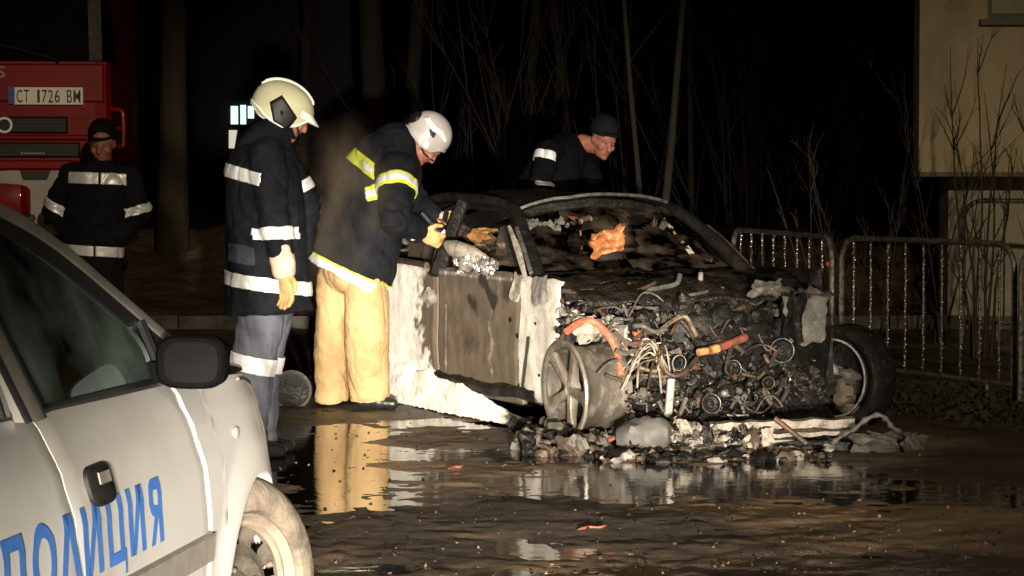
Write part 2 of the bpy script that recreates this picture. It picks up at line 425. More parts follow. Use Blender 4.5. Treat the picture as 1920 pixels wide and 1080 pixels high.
def band(src, parent, matn, p0, nrm, half, axis=None, maxd=None, off=.005, name='reflective_band', keep=None):
    me = slab(src, p0, nrm, half, axis, maxd, off, name)
    if keep:
        bm = bmesh.new(); bm.from_mesh(me)
        bmesh.ops.delete(bm, geom=[f for f in bm.faces if not keep(f.calc_center_median())], context='FACES')
        left = set(bm.faces); best = set()
        while left:
            st = [left.pop()]; isl = set(st)
            while st:
                f = st.pop()
                for e in f.edges:
                    for f2 in e.link_faces:
                        if f2 in left: left.discard(f2); isl.add(f2); st.append(f2)
            if len(isl) > len(best): best = isl
        bmesh.ops.delete(bm, geom=[f for f in bm.faces if f not in best], context='FACES'); bmesh.ops.delete(bm, geom=[v for v in bm.verts if not v.link_faces], context='VERTS'); bm.to_mesh(me); bm.free()
    me.materials.append(MATS[matn])
    o = link(name, me, parent)
    so = o.modifiers.new('thick', 'SOLIDIFY'); so.thickness = .004; so.offset = 1
    return o
def setmat(me, m): me.materials.clear(); me.materials.append(MATS[m]); return me

# ------------------------------------------------------------------ ground and puddles
def vnoise(x, y, seed=0):
    xi, yi = np.floor(x), np.floor(y); fx, fy = x - xi, y - yi
    fx = fx * fx * (3 - 2 * fx); fy = fy * fy * (3 - 2 * fy)
    def h(a, b):
        t = np.sin(a * 127.1 + b * 311.7 + seed * 74.7) * 43758.5453
        return t - np.floor(t)
    return (h(xi, yi) * (1 - fx) + h(xi + 1, yi) * fx) * (1 - fy) + (h(xi, yi + 1) * (1 - fx) + h(xi + 1, yi + 1) * fx) * fy
def fbm(x, y, f, o=4, seed=0):
    s = 0; a = .5; t = 0
    for k in range(o): s = s + a * vnoise(x * f, y * f, seed + k); t += a; a *= .5; f *= 2.03
    return s / t
def sstep(a, b, x):
    t = np.clip((x - a) / (b - a), 0, 1); return t * t * (3 - 2 * t)
def basin(x, y, cx, cy, rx, ry, ang=0):
    c, s = math.cos(ang), math.sin(ang); u = ((x - cx) * c + (y - cy) * s) / rx; v = (-(x - cx) * s + (y - cy) * c) / ry
    return 1 - np.sqrt(u * u + v * v)
def ground_h(x, y):
    n1 = fbm(x, y, .9, 4, 3) - .5; n2 = fbm(x, y, 4.5, 4, 9) - .5; n3 = fbm(x, y, 11., 3, 21) - .5
    b = -np.ones_like(x)
    for a in ((-1.05, 12.6, .75, 2.7, 0), (-.75, 11.1, .62, 1.3, 0), (.95, 11.45, 1.35, 1.0, -.05), (1.9, 10.9, 1.35, .62, .05),
              (.1, 12.5, 1.5, .6, 0), (-.35, 14.1, 1.1, .55, .1), (-.9, 9.9, .45, .22, 0), (.05, 9.5, .5, .12, .1), (.15, 9.15, .3, .1, 0),
              (2.3, 9.2, .6, .12, .1), (-.5, 8.8, .5, .1, 0)):
        b = np.maximum(b, basin(x, y, *a) * min(a[2], a[3]))
    h = .007 - .030 * np.clip(b, -.35, .6) + n1 * .018 + n2 * .018 + n3 * .0135
    h = np.maximum(h, -.05)
    far = sstep(18, 22, y)
    return h + far * (n1 * .05)
def graded(lo, hi, a, b, fine, coarse):
    out = list(np.arange(a, b, fine)); st = fine; p = a
    L_ = []
    while p > lo: st = min(st * 1.25, coarse); p -= st; L_.append(p)
    p = out[-1]; st = fine; R_ = []
    while p < hi: st = min(st * 1.25, coarse); p += st; R_.append(p)
    return np.array(L_[::-1] + out + R_)
gx = graded(-70, 70, -2.2, 3.3, .016, 6); gy = graded(-20, 130, 8.4, 14.8, .022, 6)
X_, Y_ = np.meshgrid(gx, gy); Z_ = ground_h(X_, Y_)
me = bpy.data.meshes.new('ground'); nv = X_.size; nx = len(gx); ny = len(gy)
me.vertices.add(nv); me.vertices.foreach_set('co', np.stack([X_, Y_, Z_], -1).ravel())
ii = (np.arange(ny - 1)[:, None] * nx + np.arange(nx - 1)[None, :]).ravel()
quads = np.stack([ii, ii + 1, ii + nx + 1, ii + nx], -1)
me.loops.add(quads.size); me.loops.foreach_set('vertex_index', quads.ravel().astype(np.int32))
me.polygons.add(len(quads)); me.polygons.foreach_set('loop_start', np.arange(len(quads), dtype=np.int32) * 4)
me.update(calc_edges=True); me.materials.append(MATS['asphalt'])
me.polygons.foreach_set('use_smooth', [True] * len(me.polygons))
g = bpy.data.objects.new('ground', me); COL.objects.link(g); g['kind'] = 'structure'
mb = MB(); mb.grid([[(-3, 8.0, 0), (5, 8.0, 0)], [(-3, 16.5, 0), (5, 16.5, 0)]])
mb.build('puddle_water', 'water', None, False, 'structure')
# the earth verge beyond the kerb, and the kerb stones
mb = MB(); P = []
for j in range(52):
    y = 22.75 + (j * .3 if j < 16 else 4.8 + (j - 16) * 1.7)
    P.append([(x, y, .12 + .25 * mnoise.noise(V((x * .35, y * .35, 1))) * min(1, j / 16) + .10 * mnoise.noise(V((x * 1.3, y * 1.3, 1))) * min(1, j / 5) + .04 * mnoise.noise(V((x * 4, y * 4, 1))) + .62 * min(1, j / 14) ** 1.2 * (1 - .3 * min(1, max(0, j - 14) / 20))) for x in np.concatenate([np.linspace(-40, -9, 24), np.linspace(-8.8, 9, 160), np.linspace(9.5, 40, 24)])])
mb.grid(P).build('verge', 'earth', None, True, 'structure')
kerb = MB(); kerb.box((0, 22.66, .0), (60, .10, .10)); kr = kerb.build('kerb', 'kerb_stone', None, False, 'structure')
st0 = None
for k in range(16):
    x = -6.6 + k * .8
    if st0 is None:
        q = MB(); q.box((0, 0, 0), (.785, .15, .17), None, .006); st0 = q.mesh('kerb_piece'); st0.materials.clear(); st0.materials.append(MATS['kerb_stone'])
    o = bpy.data.objects.new('kerb_piece', st0); COL.objects.link(o); o.location = (x, 22.6, .06 + .008 * math.sin(k * 3.1)); o.rotation_euler.z = .01 * math.sin(k * 5); o.parent = kr

# ------------------------------------------------------------------ police car (right side towards us, nose pointing away)
PTH = R(8.2); PO = V((-.679, 6.475, 0)); PF = V((math.sin(PTH), math.cos(PTH), 0)); PR_ = V((math.cos(PTH), -math.sin(PTH), 0))
def pc(x, w_, z): return PO + PF * x + PR_ * w_ + V((0, 0, z))
def interp(x, T):
    if x <= T[0][0]: return T[0][1]
    for (a, b), (c, d) in zip(T, T[1:]):
        if x <= c:
            t = (x - a) / (c - a); t = t * t * (3 - 2 * t) * .5 + t * .5
            return b + (d - b) * t
    return T[-1][1]
WZ = ((.18, -.065), (.28, -.005), (.42, .020), (.55, .025), (.68, .018), (.78, -.008), (.86, -.042), (.90, -.068), (.93, -.11))
def plan(x):
    k = 0.
    if x > -.05: k -= .40 * (x + .05) ** 2 + 1.6 * max(0, x - .36) ** 2
    if x < -2.2: k -= .10 * (x + 2.2) ** 2
    return k
def side(x, z, off=0.):
    flare = 0.
    d = math.hypot(x, z - .305)
    if d < .44: flare = .012 * (1 - max(0, (d - .335)) / .105) if d > .335 else .012
    return pc(x, interp(z, WZ) + plan(x) + off + flare, z)
pcar = thing('police_car', pc(-1.0, -.85, 0), 'muddy silver police car with blue lettering parked in the left foreground', 'car')
def belt(x): return .895 - .012 * (x + .45) if x < -.45 else .895 - .05 * (x + .45) - .16 * max(0, x - .1) ** 1.5
def panel(name, xl, xr, zlo, zhi, nx_=24, nz_=22, matn='paint_silver', sgn=1):
    """grid from xl(z) to xr(z); zlo/zhi functions of x"""
    mb = MB(); P = []
    for i in range(nz_ + 1):
        row = []
        for j in range(nx_ + 1):
            v = i / nz_; u = j / nx_
            x = xl(.55) + (xr(.55) - xl(.55)) * u
            z = zlo(x) + (zhi(x) - zlo(x)) * v
            x = xl(z) + (xr(z) - xl(z)) * u
            p = side(x, z)
            if i in (0, nz_) or j in (0, nx_): p = p - PR_ * .006
            row.append(p)
        P.append(row)
    mb.grid(P); mb.grid([[p - PR_ * .03 for p in r] for r in P], True)
    b1 = [r[0] for r in P]; b2 = [r[-1] for r in P]
    for b in (b1, b2, P[0], P[-1]): mb.grid([b, [p - PR_ * .03 for p in b]])
    return mb.build(name, matn, pcar)
XF = lambda z: -.47 - .10 * max(0, z - .6) - .05 * abs(z - .5)
XR = lambda z: -1.47 - .10 * max(0, z - .7) ** 1.0 + .0 * z
sill = lambda x: .24
fd = panel('front_door', lambda z: XR(z) + .004, lambda z: XF(z) - .004, sill, belt)
rd = panel('rear_door', lambda z: -2.42 + .25 * max(0, z - .5), lambda z: XR(z) - .006, sill, belt)
def arch(x):
    return .290 + math.sqrt(max(0, .332 ** 2 - x * x)) if abs(x) < .332 else .22
# front wing: behind, above and ahead of the wheel
mb = MB(); P = []
cols = [(-.47 + .001) + k * .022 for k in range(6)] + [-.332 + .664 * (0.5 - .5 * math.cos(math.pi * k / 26)) for k in range(27)] + [.37 + k * .03 for k in range(10)]
NZ = 20
for i in range(NZ + 1):
    row = []
    for x0 in cols:
        zl = arch(x0) if abs(x0) < .3319 else .22
        zh = belt(x0); z = zl + (zh - zl) * i / NZ
        x = x0 + ((XF(z) + .004) - (-.469)) * max(0, 1 - (x0 + .469) / .12)
        row.append(side(x, z))
    P.append(row)
mb.grid(P)
lip = P[0]; mb.grid([lip, [p - PR_ * .05 for p in lip]])
mb.grid([[r[0] for r in P], [r[0] - PR_ * .03 for r in P]])
wing = mb.build('front_wing', 'paint_silver', pcar)
# bonnet, rolling over from the wing
mb = MB(); P = []
for j, x in enumerate(np.linspace(-.10, .62, 16)):
    e = side(x, belt(x)); row = []
    for k in range(15):
        t = k / 14; wv = -.012 - t * 1.58
        row.append(e + PR_ * (wv + .0) + V((0, 0, .075 * math.sin(math.pi * min(1, .06 + t * .94)) + .012)))
    P.append(row)
mb.grid(P, True)
mb.grid([P[-1], [p - V((0, 0, .35)) + PF * .05 for p in P[-1]]])
mb.build('bonnet', 'paint_silver', pcar)
# underbody, far side, tail: closes the shell
mb = MB()
mb.box(pc(-1.75, -.88, .33), (1.50, 4.0, .22), rotm(PR_, PF))
mb.build('floor_pan', 'car_black', pcar)
mb = MB(); P = []
for x in np.linspace(-3.3, .6, 30):
    P.append([side(x, z) - PR_ * (1.66 + 2 * interp(z, WZ) + 2 * plan(x)) for z in (.22, .4, .55, .7, .82, belt(x))])
mb.grid(P).build('far_side', 'paint_silver', pcar)
mb = MB(); P = []
for x in np.linspace(-3.3, -2.43, 10):
    P.append([side(x, z) for z in (.40, .55, .7, .82, .91)])
mb.grid(P, True).build('rear_wing', 'paint_silver', pcar)
mb = MB(); mb.box(pc(-3.28, -.83, .62), (1.5, .08, .6), rotm(PR_, PF)); mb.build('tailgate', 'paint_silver', pcar)
# cabin: pillar line along the roof edge
def gl_w(z): return -.055 - (z - .90) * .42
APL = [(-.22, .905), (-.42, .985), (-.68, 1.105), (-.92, 1.215), (-1.12, 1.285), (-1.35, 1.335), (-1.75, 1.375), (-2.3, 1.375), (-2.8, 1.31), (-3.2, 1.12), (-3.3, .92)]
apl = curve_pts([pc(x, gl_w(z), z) for x, z in APL], 6)
mb = MB(); RR = []
for i, p in enumerate(apl):
    d = (apl[min(i + 1, len(apl) - 1)] - apl[max(i - 1, 0)]).normalized(); up = PR_.cross(d).normalized()
    if up.z < 0: up = -up
    RR.append([p + up * a + PR_ * b for a, b in ((.018, -.03), (.014, .004), (.004, .012), (-.014, .014), (-.022, .008), (-.022, -.05), (.02, -.06))])
mb.rings(RR).build('roof_pillar', 'pillar_unlit', pcar)
mb = MB(); RR = []
for i, p in enumerate(apl):
    d = (apl[min(i + 1, len(apl) - 1)] - apl[max(i - 1, 0)]).normalized(); up = PR_.cross(d).normalized()
    if up.z < 0: up = -up
    RR.append([p + up * a + PR_ * b for a, b in ((-.020, .012), (-.095, -.002), (-.098, -.014), (-.020, -.014))])
mb.rings(RR).build('window_seal', 'car_black', pcar)
mb = MB(); P = []
for x, z in APL[4:9]:
    P.append([pc(x, gl_w(z) - .02 - t * (1.62 + 2 * gl_w(z)), z + .015 + .05 * math.sin(math.pi * t)) for t in np.linspace(0, 1, 11)])
mb.grid(P).build('roof', 'paint_silver', pcar)
mb = MB(); P = []
for t0 in np.linspace(0, 1, 8):
    i = t0 * 4; a = int(min(3, i)); f = i - a; x = APL[a][0] * (1 - f) + APL[a + 1][0] * f; z = APL[a][1] * (1 - f) + APL[a + 1][1] * f
    P.append([pc(x + .16 * math.sin(math.pi * t), gl_w(z) - .03 - t * (1.60 + 2 * gl_w(z)), z + .01) for t in np.linspace(0, 1, 11)])
mb.grid(P).build('windscreen', 'dark_glass', pcar)
# black belt strip, side glass, B pillar
mb = MB(); mb.tube([side(x, belt(x) + .004) + PR_ * -.006 for x in np.linspace(-3.1, -.30, 24)], .013, 8)
mb.build('belt_strip', 'car_black', pcar)
def top_z(x):
    xs = [-a for a, _ in APL]; return float(np.interp(-x, xs, [b for _, b in APL])) - .035
def side_glass(name, xl, xr):
    mb = MB(); P = []
    for j in range(21):
        x = xl + (xr - xl) * j / 20; z0 = belt(x) + .005; z1 = max(z0 + .002, top_z(x))
        P.append([pc(x, gl_w(z) - .016 + .012 * math.sin(math.pi * (z - z0) / max(.01, z1 - z0)), z) for z in (z0 + (z1 - z0) * k / 8 for k in range(9))])
    mb.grid(P); return mb.build(name, 'car_glass', pcar)
side_glass('front_window', -1.50, -.62); side_glass('rear_window', -2.45, -1.60); o = side_glass('mirror_sail', -.60, -.27); o.data.materials[0] = MATS['black_plastic']
mb = MB(); RR = []
for k in range(9):
    z = .90 + (1.36 - .90) * k / 8; xc = -1.535 - (z - .9) * .20
    RR.append([pc(xc + a, gl_w(z) + b, z) for a, b in ((-.048, -.02), (-.044, .012), (.0, .016), (.044, .012), (.048, -.02))])
mb.rings(RR).build('centre_pillar', 'rubber_trim', pcar)
mb = MB()
for dx in (-.046, .046):
    mb.tube([pc(-1.535 + dx - (z - .9) * .20, gl_w(z) + .008, z) for z in np.linspace(.9, 1.35, 8)], .008, 6)
mb.build('pillar_seal', 'car_black', pcar)
mb = MB(); mb.tube([pc(-.603, gl_w(z) + .004, z) for z in np.linspace(.90, top_z(-.603) + .01, 6)], .012, 6)
mb.build('window_divider', 'car_black', pcar)
# inside: seats, dashboard, steering wheel
for sx, sw in ((-1.55, -.42), (-1.55, -1.2)):
    q = MB(); c = pc(sx, sw, 0)
    def sp(x, wv, z): return c + PF * x + PR_ * wv + V((0, 0, z))
    q.rings([[sp(x0 + a * dx_, b * .24, z + a * .02) for a, b in ((1, -1), (1.25, 0), (1, 1), (-1, 1), (-1.2, 0), (-1, -1))] for x0, dx_, z in ((0, .06, .5), (-.05, .08, .7), (-.10, .07, .92), (-.15, .05, 1.05))])
    q.ell(sp(-.17, 0, 1.17), (PF * .05, PR_ * .13, V((0, 0, .085))))
    q.box(sp(.25, 0, .48), (.5, .46, .14), rotm(PF, PR_)); q.build('seat', 'seat_cloth', pcar)
q = MB(); q.box(pc(-.42, -.83, .90), (1.40, .50, .15), rotm(PR_, PF), .01); q.ell(pc(-.62, -1.2, .93), (PF * .1, PR_ * .22, V((0, 0, .05))))
q.build('dashboard', 'car_black', pcar)
q = MB(); cc = pc(-.92, -1.2, .93); ax = (PF * .85 + V((0, 0, -.5))).normalized(); a = PR_; b = ax.cross(a)
q.tube([cc + (a * math.cos(t) + b * math.sin(t)) * .18 for t in np.linspace(0, 2 * math.pi, 28)], .014, 7, False)
q.tube([cc - a * .17, cc + a * .17], .012, 6); q.build('steering_wheel', 'car_black', pcar)
# door mirror, seen from behind: housing and glass
mc = pc(-.63, .030, .955)
q = MB(); RR = []
for d, sx, sz in ((-.055, .076, .056), (-.045, .084, .063), (0., .082, .061), (.05, .066, .050), (.075, .035, .028)):
    RR.append([mc + PF * d + PR_ * sx * (abs(math.cos(t)) ** .55 * math.copysign(1, math.cos(t))) + V((0, 0, sz * (abs(math.sin(t)) ** .6 * math.copysign(1, math.sin(t))) )) for t in (2 * math.pi * k / 32 for k in range(32))])
q.rings(RR); q.box(pc(-.60, -.06, .925), (.12, .10, .05), rotm(PR_, PF), .006)
mir = q.build('door_mirror', 'mirror_black', pcar)
q = MB(); q.rings([[mc + PF * d + PR_ * (.004 + .064 * (abs(math.cos(t)) ** .5 * math.copysign(1, math.cos(t)))) + V((0, 0, .047 * (abs(math.sin(t)) ** .55 * math.copysign(1, math.sin(t))))) for t in (2 * math.pi * k / 28 for k in range(28))] for d in (-.052, -.0575)])
o = q.build('mirror_glass', 'car_black', mir); o.data.materials[0] = mat('mirror_glass', (.004, .004, .0045), .3, 0, spec=.05)
# flap door handle
def handle(x0):
    q = MB(); RR = []
    for off, k in ((-.004, 1.0), (.010, 1.0), (.016, .90)):
        RR.append([side(x0 + .072 * k * (abs(math.cos(t)) ** .5 * math.copysign(1, math.cos(t))), .745 + .042 * k * (abs(math.sin(t)) ** .5 * math.copysign(1, math.sin(t))) , off) for t in (2 * math.pi * j / 28 for j in range(28))])
    q.rings(RR); h = q.build('door_handle', 'black_plastic', pcar)
    q = MB(); q.poly([side(x0 + a, .742 + b, .0165) for a, b in ((-.026, .006), (.048, .006), (.046, .030), (-.024, .030))], PR_ * .004)
    q.build('pull_flap', 'rubber_trim', h)
handle(-1.30); handle(-2.2)
q = MB(); q.ell(side(-.155, .735, .0), (PF * .030, V((0, 0, .018)), PR_ * .006)); q.build('side_indicator', 'lens_clear', pcar)
# rubbing strips on both doors
for x0, x1 in ((-1.465, -.488), (-2.38, -1.49)):
    q = MB(); RR = []
    for x in np.linspace(x0, x1, 16):
        RR.append([side(x, .498 + b, o_) for b, o_ in ((-.038, -.002), (-.034, .012), (.030, .014), (.036, -.002))])
    q.rings(RR).build('rubbing_strip', 'rubber_trim', pcar, smooth=False)
q = MB(); q.tube([side(x, .215) for x in np.linspace(-2.4, -.38, 14)], .035, 8); q.build('sill', 'paint_silver', pcar)
# lettering: strokes laid on the door skin
def x_of(px):
    u = (px - 960) / FPX; O2 = PO + PR_ * .022
    return (u * O2.y - O2.x) / (PF.x - u * PF.y)
ZB, ZT = .570, .714
def letter(ch, pa, pb):
    xa, xb = x_of(pa), x_of(pb); q = MB(); hgt = ZT - ZB; wd = xb - xa; S = .031
    par = pcar
    def pt(u, v): return side(xa + u, ZB + v, .0035)
    def quad(A, B, C, D, n=8):
        """A-B left edge bottom to top, D-C right edge"""
        q.grid([[pt(A[0] + (B[0] - A[0]) * t, A[1] + (B[1] - A[1]) * t), pt(D[0] + (C[0] - D[0]) * t, D[1] + (C[1] - D[1]) * t)] for t in np.linspace(0, 1, n + 1)], True)
    vb = lambda u, v0=0, v1=hgt: quad((u, v0), (u, v1), (u + S, v1), (u + S, v0))
    hb = lambda u0, u1, v, th=.022: quad((u0, v), (u0, v + th), (u1, v + th), (u1, v), 2)
    if ch == 'P': vb(0); vb(wd - S); hb(S, wd - S, hgt - .026, .026)
    if ch == 'O':
        q.grid([[pt(wd / 2 + (wd / 2) * math.cos(t), hgt / 2 + (hgt / 2 + .003) * math.sin(t)), pt(wd / 2 + (wd / 2 - S) * math.cos(t), hgt / 2 + (hgt / 2 - .024) * math.sin(t))] for t in np.linspace(0, 2 * math.pi, 41)])
    if ch == 'L':
        c = wd * .5; quad((0, 0), (c - S * .65, hgt), (c + S * .4, hgt), (S, 0)); quad((wd - S, 0), (c - S * .4, hgt), (c + S * .65, hgt), (wd, 0))
    if ch == 'I':
        vb(0); vb(wd - S); quad((S * .55, 0), (wd - S * 1.35, hgt), (wd - S * .3, hgt), (S * 1.35, 0))
    if ch == 'C':
        vb(0); vb(wd - S * 1.35); hb(S, wd, 0, .024); quad((wd - S * .45, -.028), (wd - S * .45, .0), (wd, .0), (wd, -.028), 2)
    if ch == 'R':
        vb(wd - S); hb(wd * .42, wd - S, hgt - .024, .024); hb(wd * .42, wd - S, hgt * .43, .022)
        q.grid([[pt(wd * .42 + wd * .42 * math.cos(t), hgt * .715 + hgt * .285 * math.sin(t)), pt(wd * .42 + (wd * .42 - S) * math.cos(t), hgt * .715 + (hgt * .285 - .023) * math.sin(t))] for t in np.linspace(math.pi / 2, 1.5 * math.pi, 16)])
        quad((0, 0), (wd * .40, hgt * .45), (wd * .40 + S, hgt * .45), (S, 0))
    q.build('letter', 'letter_blue', par, False)
for ch, a, b in (('P', 2, 42), ('O', 55, 100), ('L', 106, 146), ('I', 152, 186), ('C', 197, 230), ('I', 237, 266.5), ('R', 276, 300)): letter(ch, a, b)
# front wheel, turned to the right
ST = PTH + R(27); WA = V((math.cos(ST), -math.sin(ST), -.03)).normalized(); WC = pc(0.045, -.09, .300)
wh = MB(); wh.lathe(WC, WA, [(.02, .205), (.075, .212), (.092, .222), (.096, .245), (.086, .275), (.066, .297), (.04, .306), (-.06, .308), (-.09, .298), (-.11, .26), (-.105, .2)], 56)
tyre = wh.build('front_wheel', 'tyre_muddy', pcar)
q = MB(); q.lathe(WC, WA, [(.045, .174), (.058, .181), (.056, .190), (.066, .197), (.078, .206), (.072, .215), (.055, .212)], 56); q.build('rim', 'rim_muddy', tyre)
q = MB(); NA = 80; rings_ = [(.045, .176), (.040, .166), (.034, .146), (.040, .128), (.058, .098), (.050, .066), (.050, .058), (.062, .048), (.066, .034), (.066, .002)]
a_ = WA.cross(V((0, 0, 1))).normalized(); b_ = WA.cross(a_)
vs_ = [[WC + WA * h + (a_ * math.cos(2 * math.pi * k / NA) + b_ * math.sin(2 * math.pi * k / NA)) * r for k in range(NA)] for h, r in rings_]
fl = []
for i in range(len(rings_) - 1):
    for k in range(NA):
        if i in (1, 2) and (k % 8) in (2, 3, 4): continue
        fl.append((i * NA + k, i * NA + (k + 1) % NA, (i + 1) * NA + (k + 1) % NA, (i + 1) * NA + k))
q.add([p for r in vs_ for p in r], fl); q.build('wheel_disc', 'steel_wheel', tyre)
q = MB(); q.lathe(WC, WA, [(-.02, .16), (-.02, .01)], 30); q.build('brake_drum', 'car_black', tyre)
for k in range(4):
    t = k * math.pi / 2 + .4; q = MB(); q.capsule(WC + WA * .05 + (a_ * math.cos(t) + b_ * math.sin(t)) * .07, WC + WA * .066 + (a_ * math.cos(t) + b_ * math.sin(t)) * .07, .012, .010, 8); q.build('wheel_bolt', 'steel_wheel', tyre)
q = MB(); q.lathe(pc(-2.6, -.11, .305), PR_, [(.05, .05), (.06, .2), (.09, .22), (.095, .25), (.06, .298), (-.08, .305), (-.1, .2)], 36); q.build('rear_wheel', 'tyre_muddy', pcar)
q = MB(); P = []
for t in np.linspace(0, math.pi, 18): P.append([pc(.332 * math.cos(t), wv + plan(.3), .290 + .332 * math.sin(t)) for wv in (-.02, -.28)])
q.grid(P); q.box(pc(0, -.30, .42), (.80, .02, .55), rotm(PF, PR_)); q.build('arch_liner', 'car_black', pcar)

# clear corner lamp and the gap round the bonnet at the front corner
q = MB(); P = []
for x in np.linspace(.40, .60, 8): P.append([side(x, .66 + (.13 - .10 * (x - .4)) * v, .004) for v in np.linspace(0, 1, 6)])
q.grid(P, True); q.build('headlamp', 'lens_clear', pcar)
q = MB(); q.tube([side(x, belt(x) - .012, .002) for x in np.linspace(.05, .42, 10)] + [side(.42, z, .002) for z in np.linspace(.76, .62, 5)], .004, 5); q.build('panel_gap', 'car_black', pcar)
# rear screen and the glazing of the far side
mb = MB(); P = []
for x, z in APL[8:11]: P.append([pc(x - .04 * math.sin(math.pi * t), gl_w(z) - .02 - t * (1.62 + 2 * gl_w(z)), z + .01) for t in np.linspace(0, 1, 11)])
mb.grid(P).build('rear_screen', 'dark_glass', pcar)
for nm, xl_, xr_ in (('far_front_window', -1.50, -.40), ('far_rear_window', -2.45, -1.60), ('far_quarter_window', -3.05, -2.55)):
    mb = MB(); P = []
    for k in range(13):
        x = xl_ + (xr_ - xl_) * k / 12; z0 = belt(x) + .005; z1 = max(z0 + .002, top_z(x) + .02); P.append([pc(x, -1.64 - gl_w(z), z) for z in np.linspace(z0, z1, 6)])
    mb.grid(P); mb.build(nm, 'dark_glass', pcar)
mb = MB(); mb.tube([pc(x, -1.64 - gl_w(z), z) for x, z in APL], .03, 6); mb.build('far_roof_pillar', 'pillar_unlit', pcar)
side_glass('quarter_window', -3.05, -2.55)
for x0_ in (-2.5,):
    mb = MB(); mb.tube([pc(x0_ - (z - .9) * .15, gl_w(z), z) for z in np.linspace(.9, 1.36, 6)], .04, 6); mb.build('rear_pillar', 'pillar_unlit', pcar)
mb = MB(); mb.box(pc(-2.35, -.83, .80), (1.35, .2, .55), rotm(PR_, PF), .02); mb.build('rear_seat', 'seat_cloth', pcar)

# ------------------------------------------------------------------ the burnt-out car
WTH = R(25); WOO = V((.267, 13.2, 0)); HF = V((math.sin(WTH), -math.cos(WTH), 0)); HQ = V((math.cos(WTH), math.sin(WTH), 0)); ZZ = V((0, 0, 1))
def wr(p, q, z): return WOO + HF * p + HQ * q + ZZ * z
CAMP = V((0, 0, CAMH))
def hit(px, py, pt, nrm):
    d = U(px, py, 10) - CAMP; return CAMP + d * ((pt - CAMP).dot(nrm) / d.dot(nrm))
def onp(px, py, p): return hit(px, py, wr(p, 0, 0), HF)
def onq(px, py, q): return hit(px, py, wr(0, q, 0), HQ)
def to_px(P):
    z = P.z - CAMH; f = P.y * math.cos(PITCH) - z * math.sin(PITCH); u = P.y * math.sin(PITCH) + z * math.cos(PITCH)
    return 960 + FPX * P.x / f, 540 - FPX * u / f
def stain(o, fn):
    me = o.data; ca = me.color_attributes.new('stain', 'FLOAT_COLOR', 'POINT')
    for i, v in enumerate(me.vertices):
        r_, g_ = fn(v.co); ca.data[i].color = (r_, g_, 0, 1)
def nz(P, f, s=0.): return mnoise.noise(V(P) * f + V((s, s * 1.7, 0)))
wreck = thing('burnt_car', wr(-1.7, .95, 0), 'burnt-out car wreck with stripped front end standing on the wet road', 'car')
def qside(p, z):
    q = .045 + .05 * max(0, .45 - z) ** 1.4 * 2 + .35 * max(0, z - .80) ** 2 * 3
    q += .02 * math.sin((z - .5) * 9) * .3 + max(0, p + .55) * -.02
    return q
def skin(name, p0, p1, z0, z1, matn, n=(54, 40), amp=.010, cut=None, thick=.03, edge=None, par=None):
    q = MB(); P = []
    for i in range(n[1] + 1):
        row = []
        for j in range(n[0] + 1):
            u = j / n[0]; v = i / n[1]
            p = p0 + (p1 - p0) * u; za = z0(p) if callable(z0) else z0; zb = z1(p) if callable(z1) else z1
            z = za + (zb - za) * v
            if edge: p += edge(z)
            pt = wr(p, qside(p, z), z)
            d = amp * (nz((p * 3, z * 1.2, 0), 2.2, 4) + .5 * nz((p * 7, z * 4, 0), 2, 9))
            ed = min(u, 1 - u, v, 1 - v)
            pt = pt - HQ * (d - (.010 if ed < .02 else 0))
            row.append(pt)
        P.append(row)
    vs0 = [p for r in P for p in r]; nc = n[0] + 1; fs = []
    for i in range(n[1]):
        for j in range(n[0]):
            f = (i * nc + j, i * nc + j + 1, (i + 1) * nc + j + 1, (i + 1) * nc + j)
            if cut:
                c = sum((vs0[k] for k in f), V()) / 4; rel = c - WOO
                if cut(rel.dot(HF), c.z): continue
            fs.append(f)
    q.add(vs0, fs)
    o = q.build(name, matn, par or wreck)
    m_ = o.modifiers.new('thick', 'SOLIDIFY'); m_.thickness = thick; m_.offset = -1
    return o
# doors, wings
BND = ((470, 796), (498, 793), (560, 783), (643, 789), (687, 805), (705, 832), (732, 858), (745, 882), (760, 900), (800, 930))
def foam_of(P):
    x, y = to_px(P)
    n_ = nz(P, 9) * 14 + nz(P, 30, 3) * 9
    f = max(0, min(1, (np.interp(y, [b[0] for b in BND], [b[1] for b in BND]) - x + n_ * 1.5) / 38 + .5))
    st = max(0, min(1, 1 - abs(x - 921 - 3 * math.sin(y * .1)) / 17)) * (.34 if 570 < y < 735 else 0)
    st2 = max(0, min(1, 1 - abs(x - 836) / 6)) * (.45 if 570 < y < 700 else 0)
    top = max(0, min(1, 1 - abs(y - 505 - (x - 790) * .12) / 16)) * .42
    dk = max(0, min(1, 1 - math.hypot((x - 925 + 40 * nz(P, 7, 8)) / 44, (y - 545 + 50 * nz(P, 6, 3)) / 38))) * 1.3
    dk2 = max(0, min(1, 1 - math.hypot((x - 880) / 60, (y - 640) / 75))) * .7
    up = .55 * max(0, min(1, (500 - y) / 10))
    return min(1, max(f * (1 - .35 * max(0, min(1, (520 - y) / 30))), st, st2, top)), min(1, max(dk, dk2 * .8) + up * .3) * (1 - f)
fd2 = skin('front_door', -1.785, -.655, .13, lambda p: .852 - .01 * math.sin(p * 9), 'door_skin', (90, 70), .006)
stain(fd2, foam_of)
rd2 = skin('rear_door', -2.72, -1.80, .13, .858, 'door_skin', (60, 60), .005); stain(rd2, foam_of)
rq = skin('rear_wing', -3.55, -2.74, .22, .88, 'door_skin', (30, 30), .012, cut=lambda p, z: math.hypot(p + 2.95, z - .27) < .34)
stain(rq, lambda P: (.5, .2))
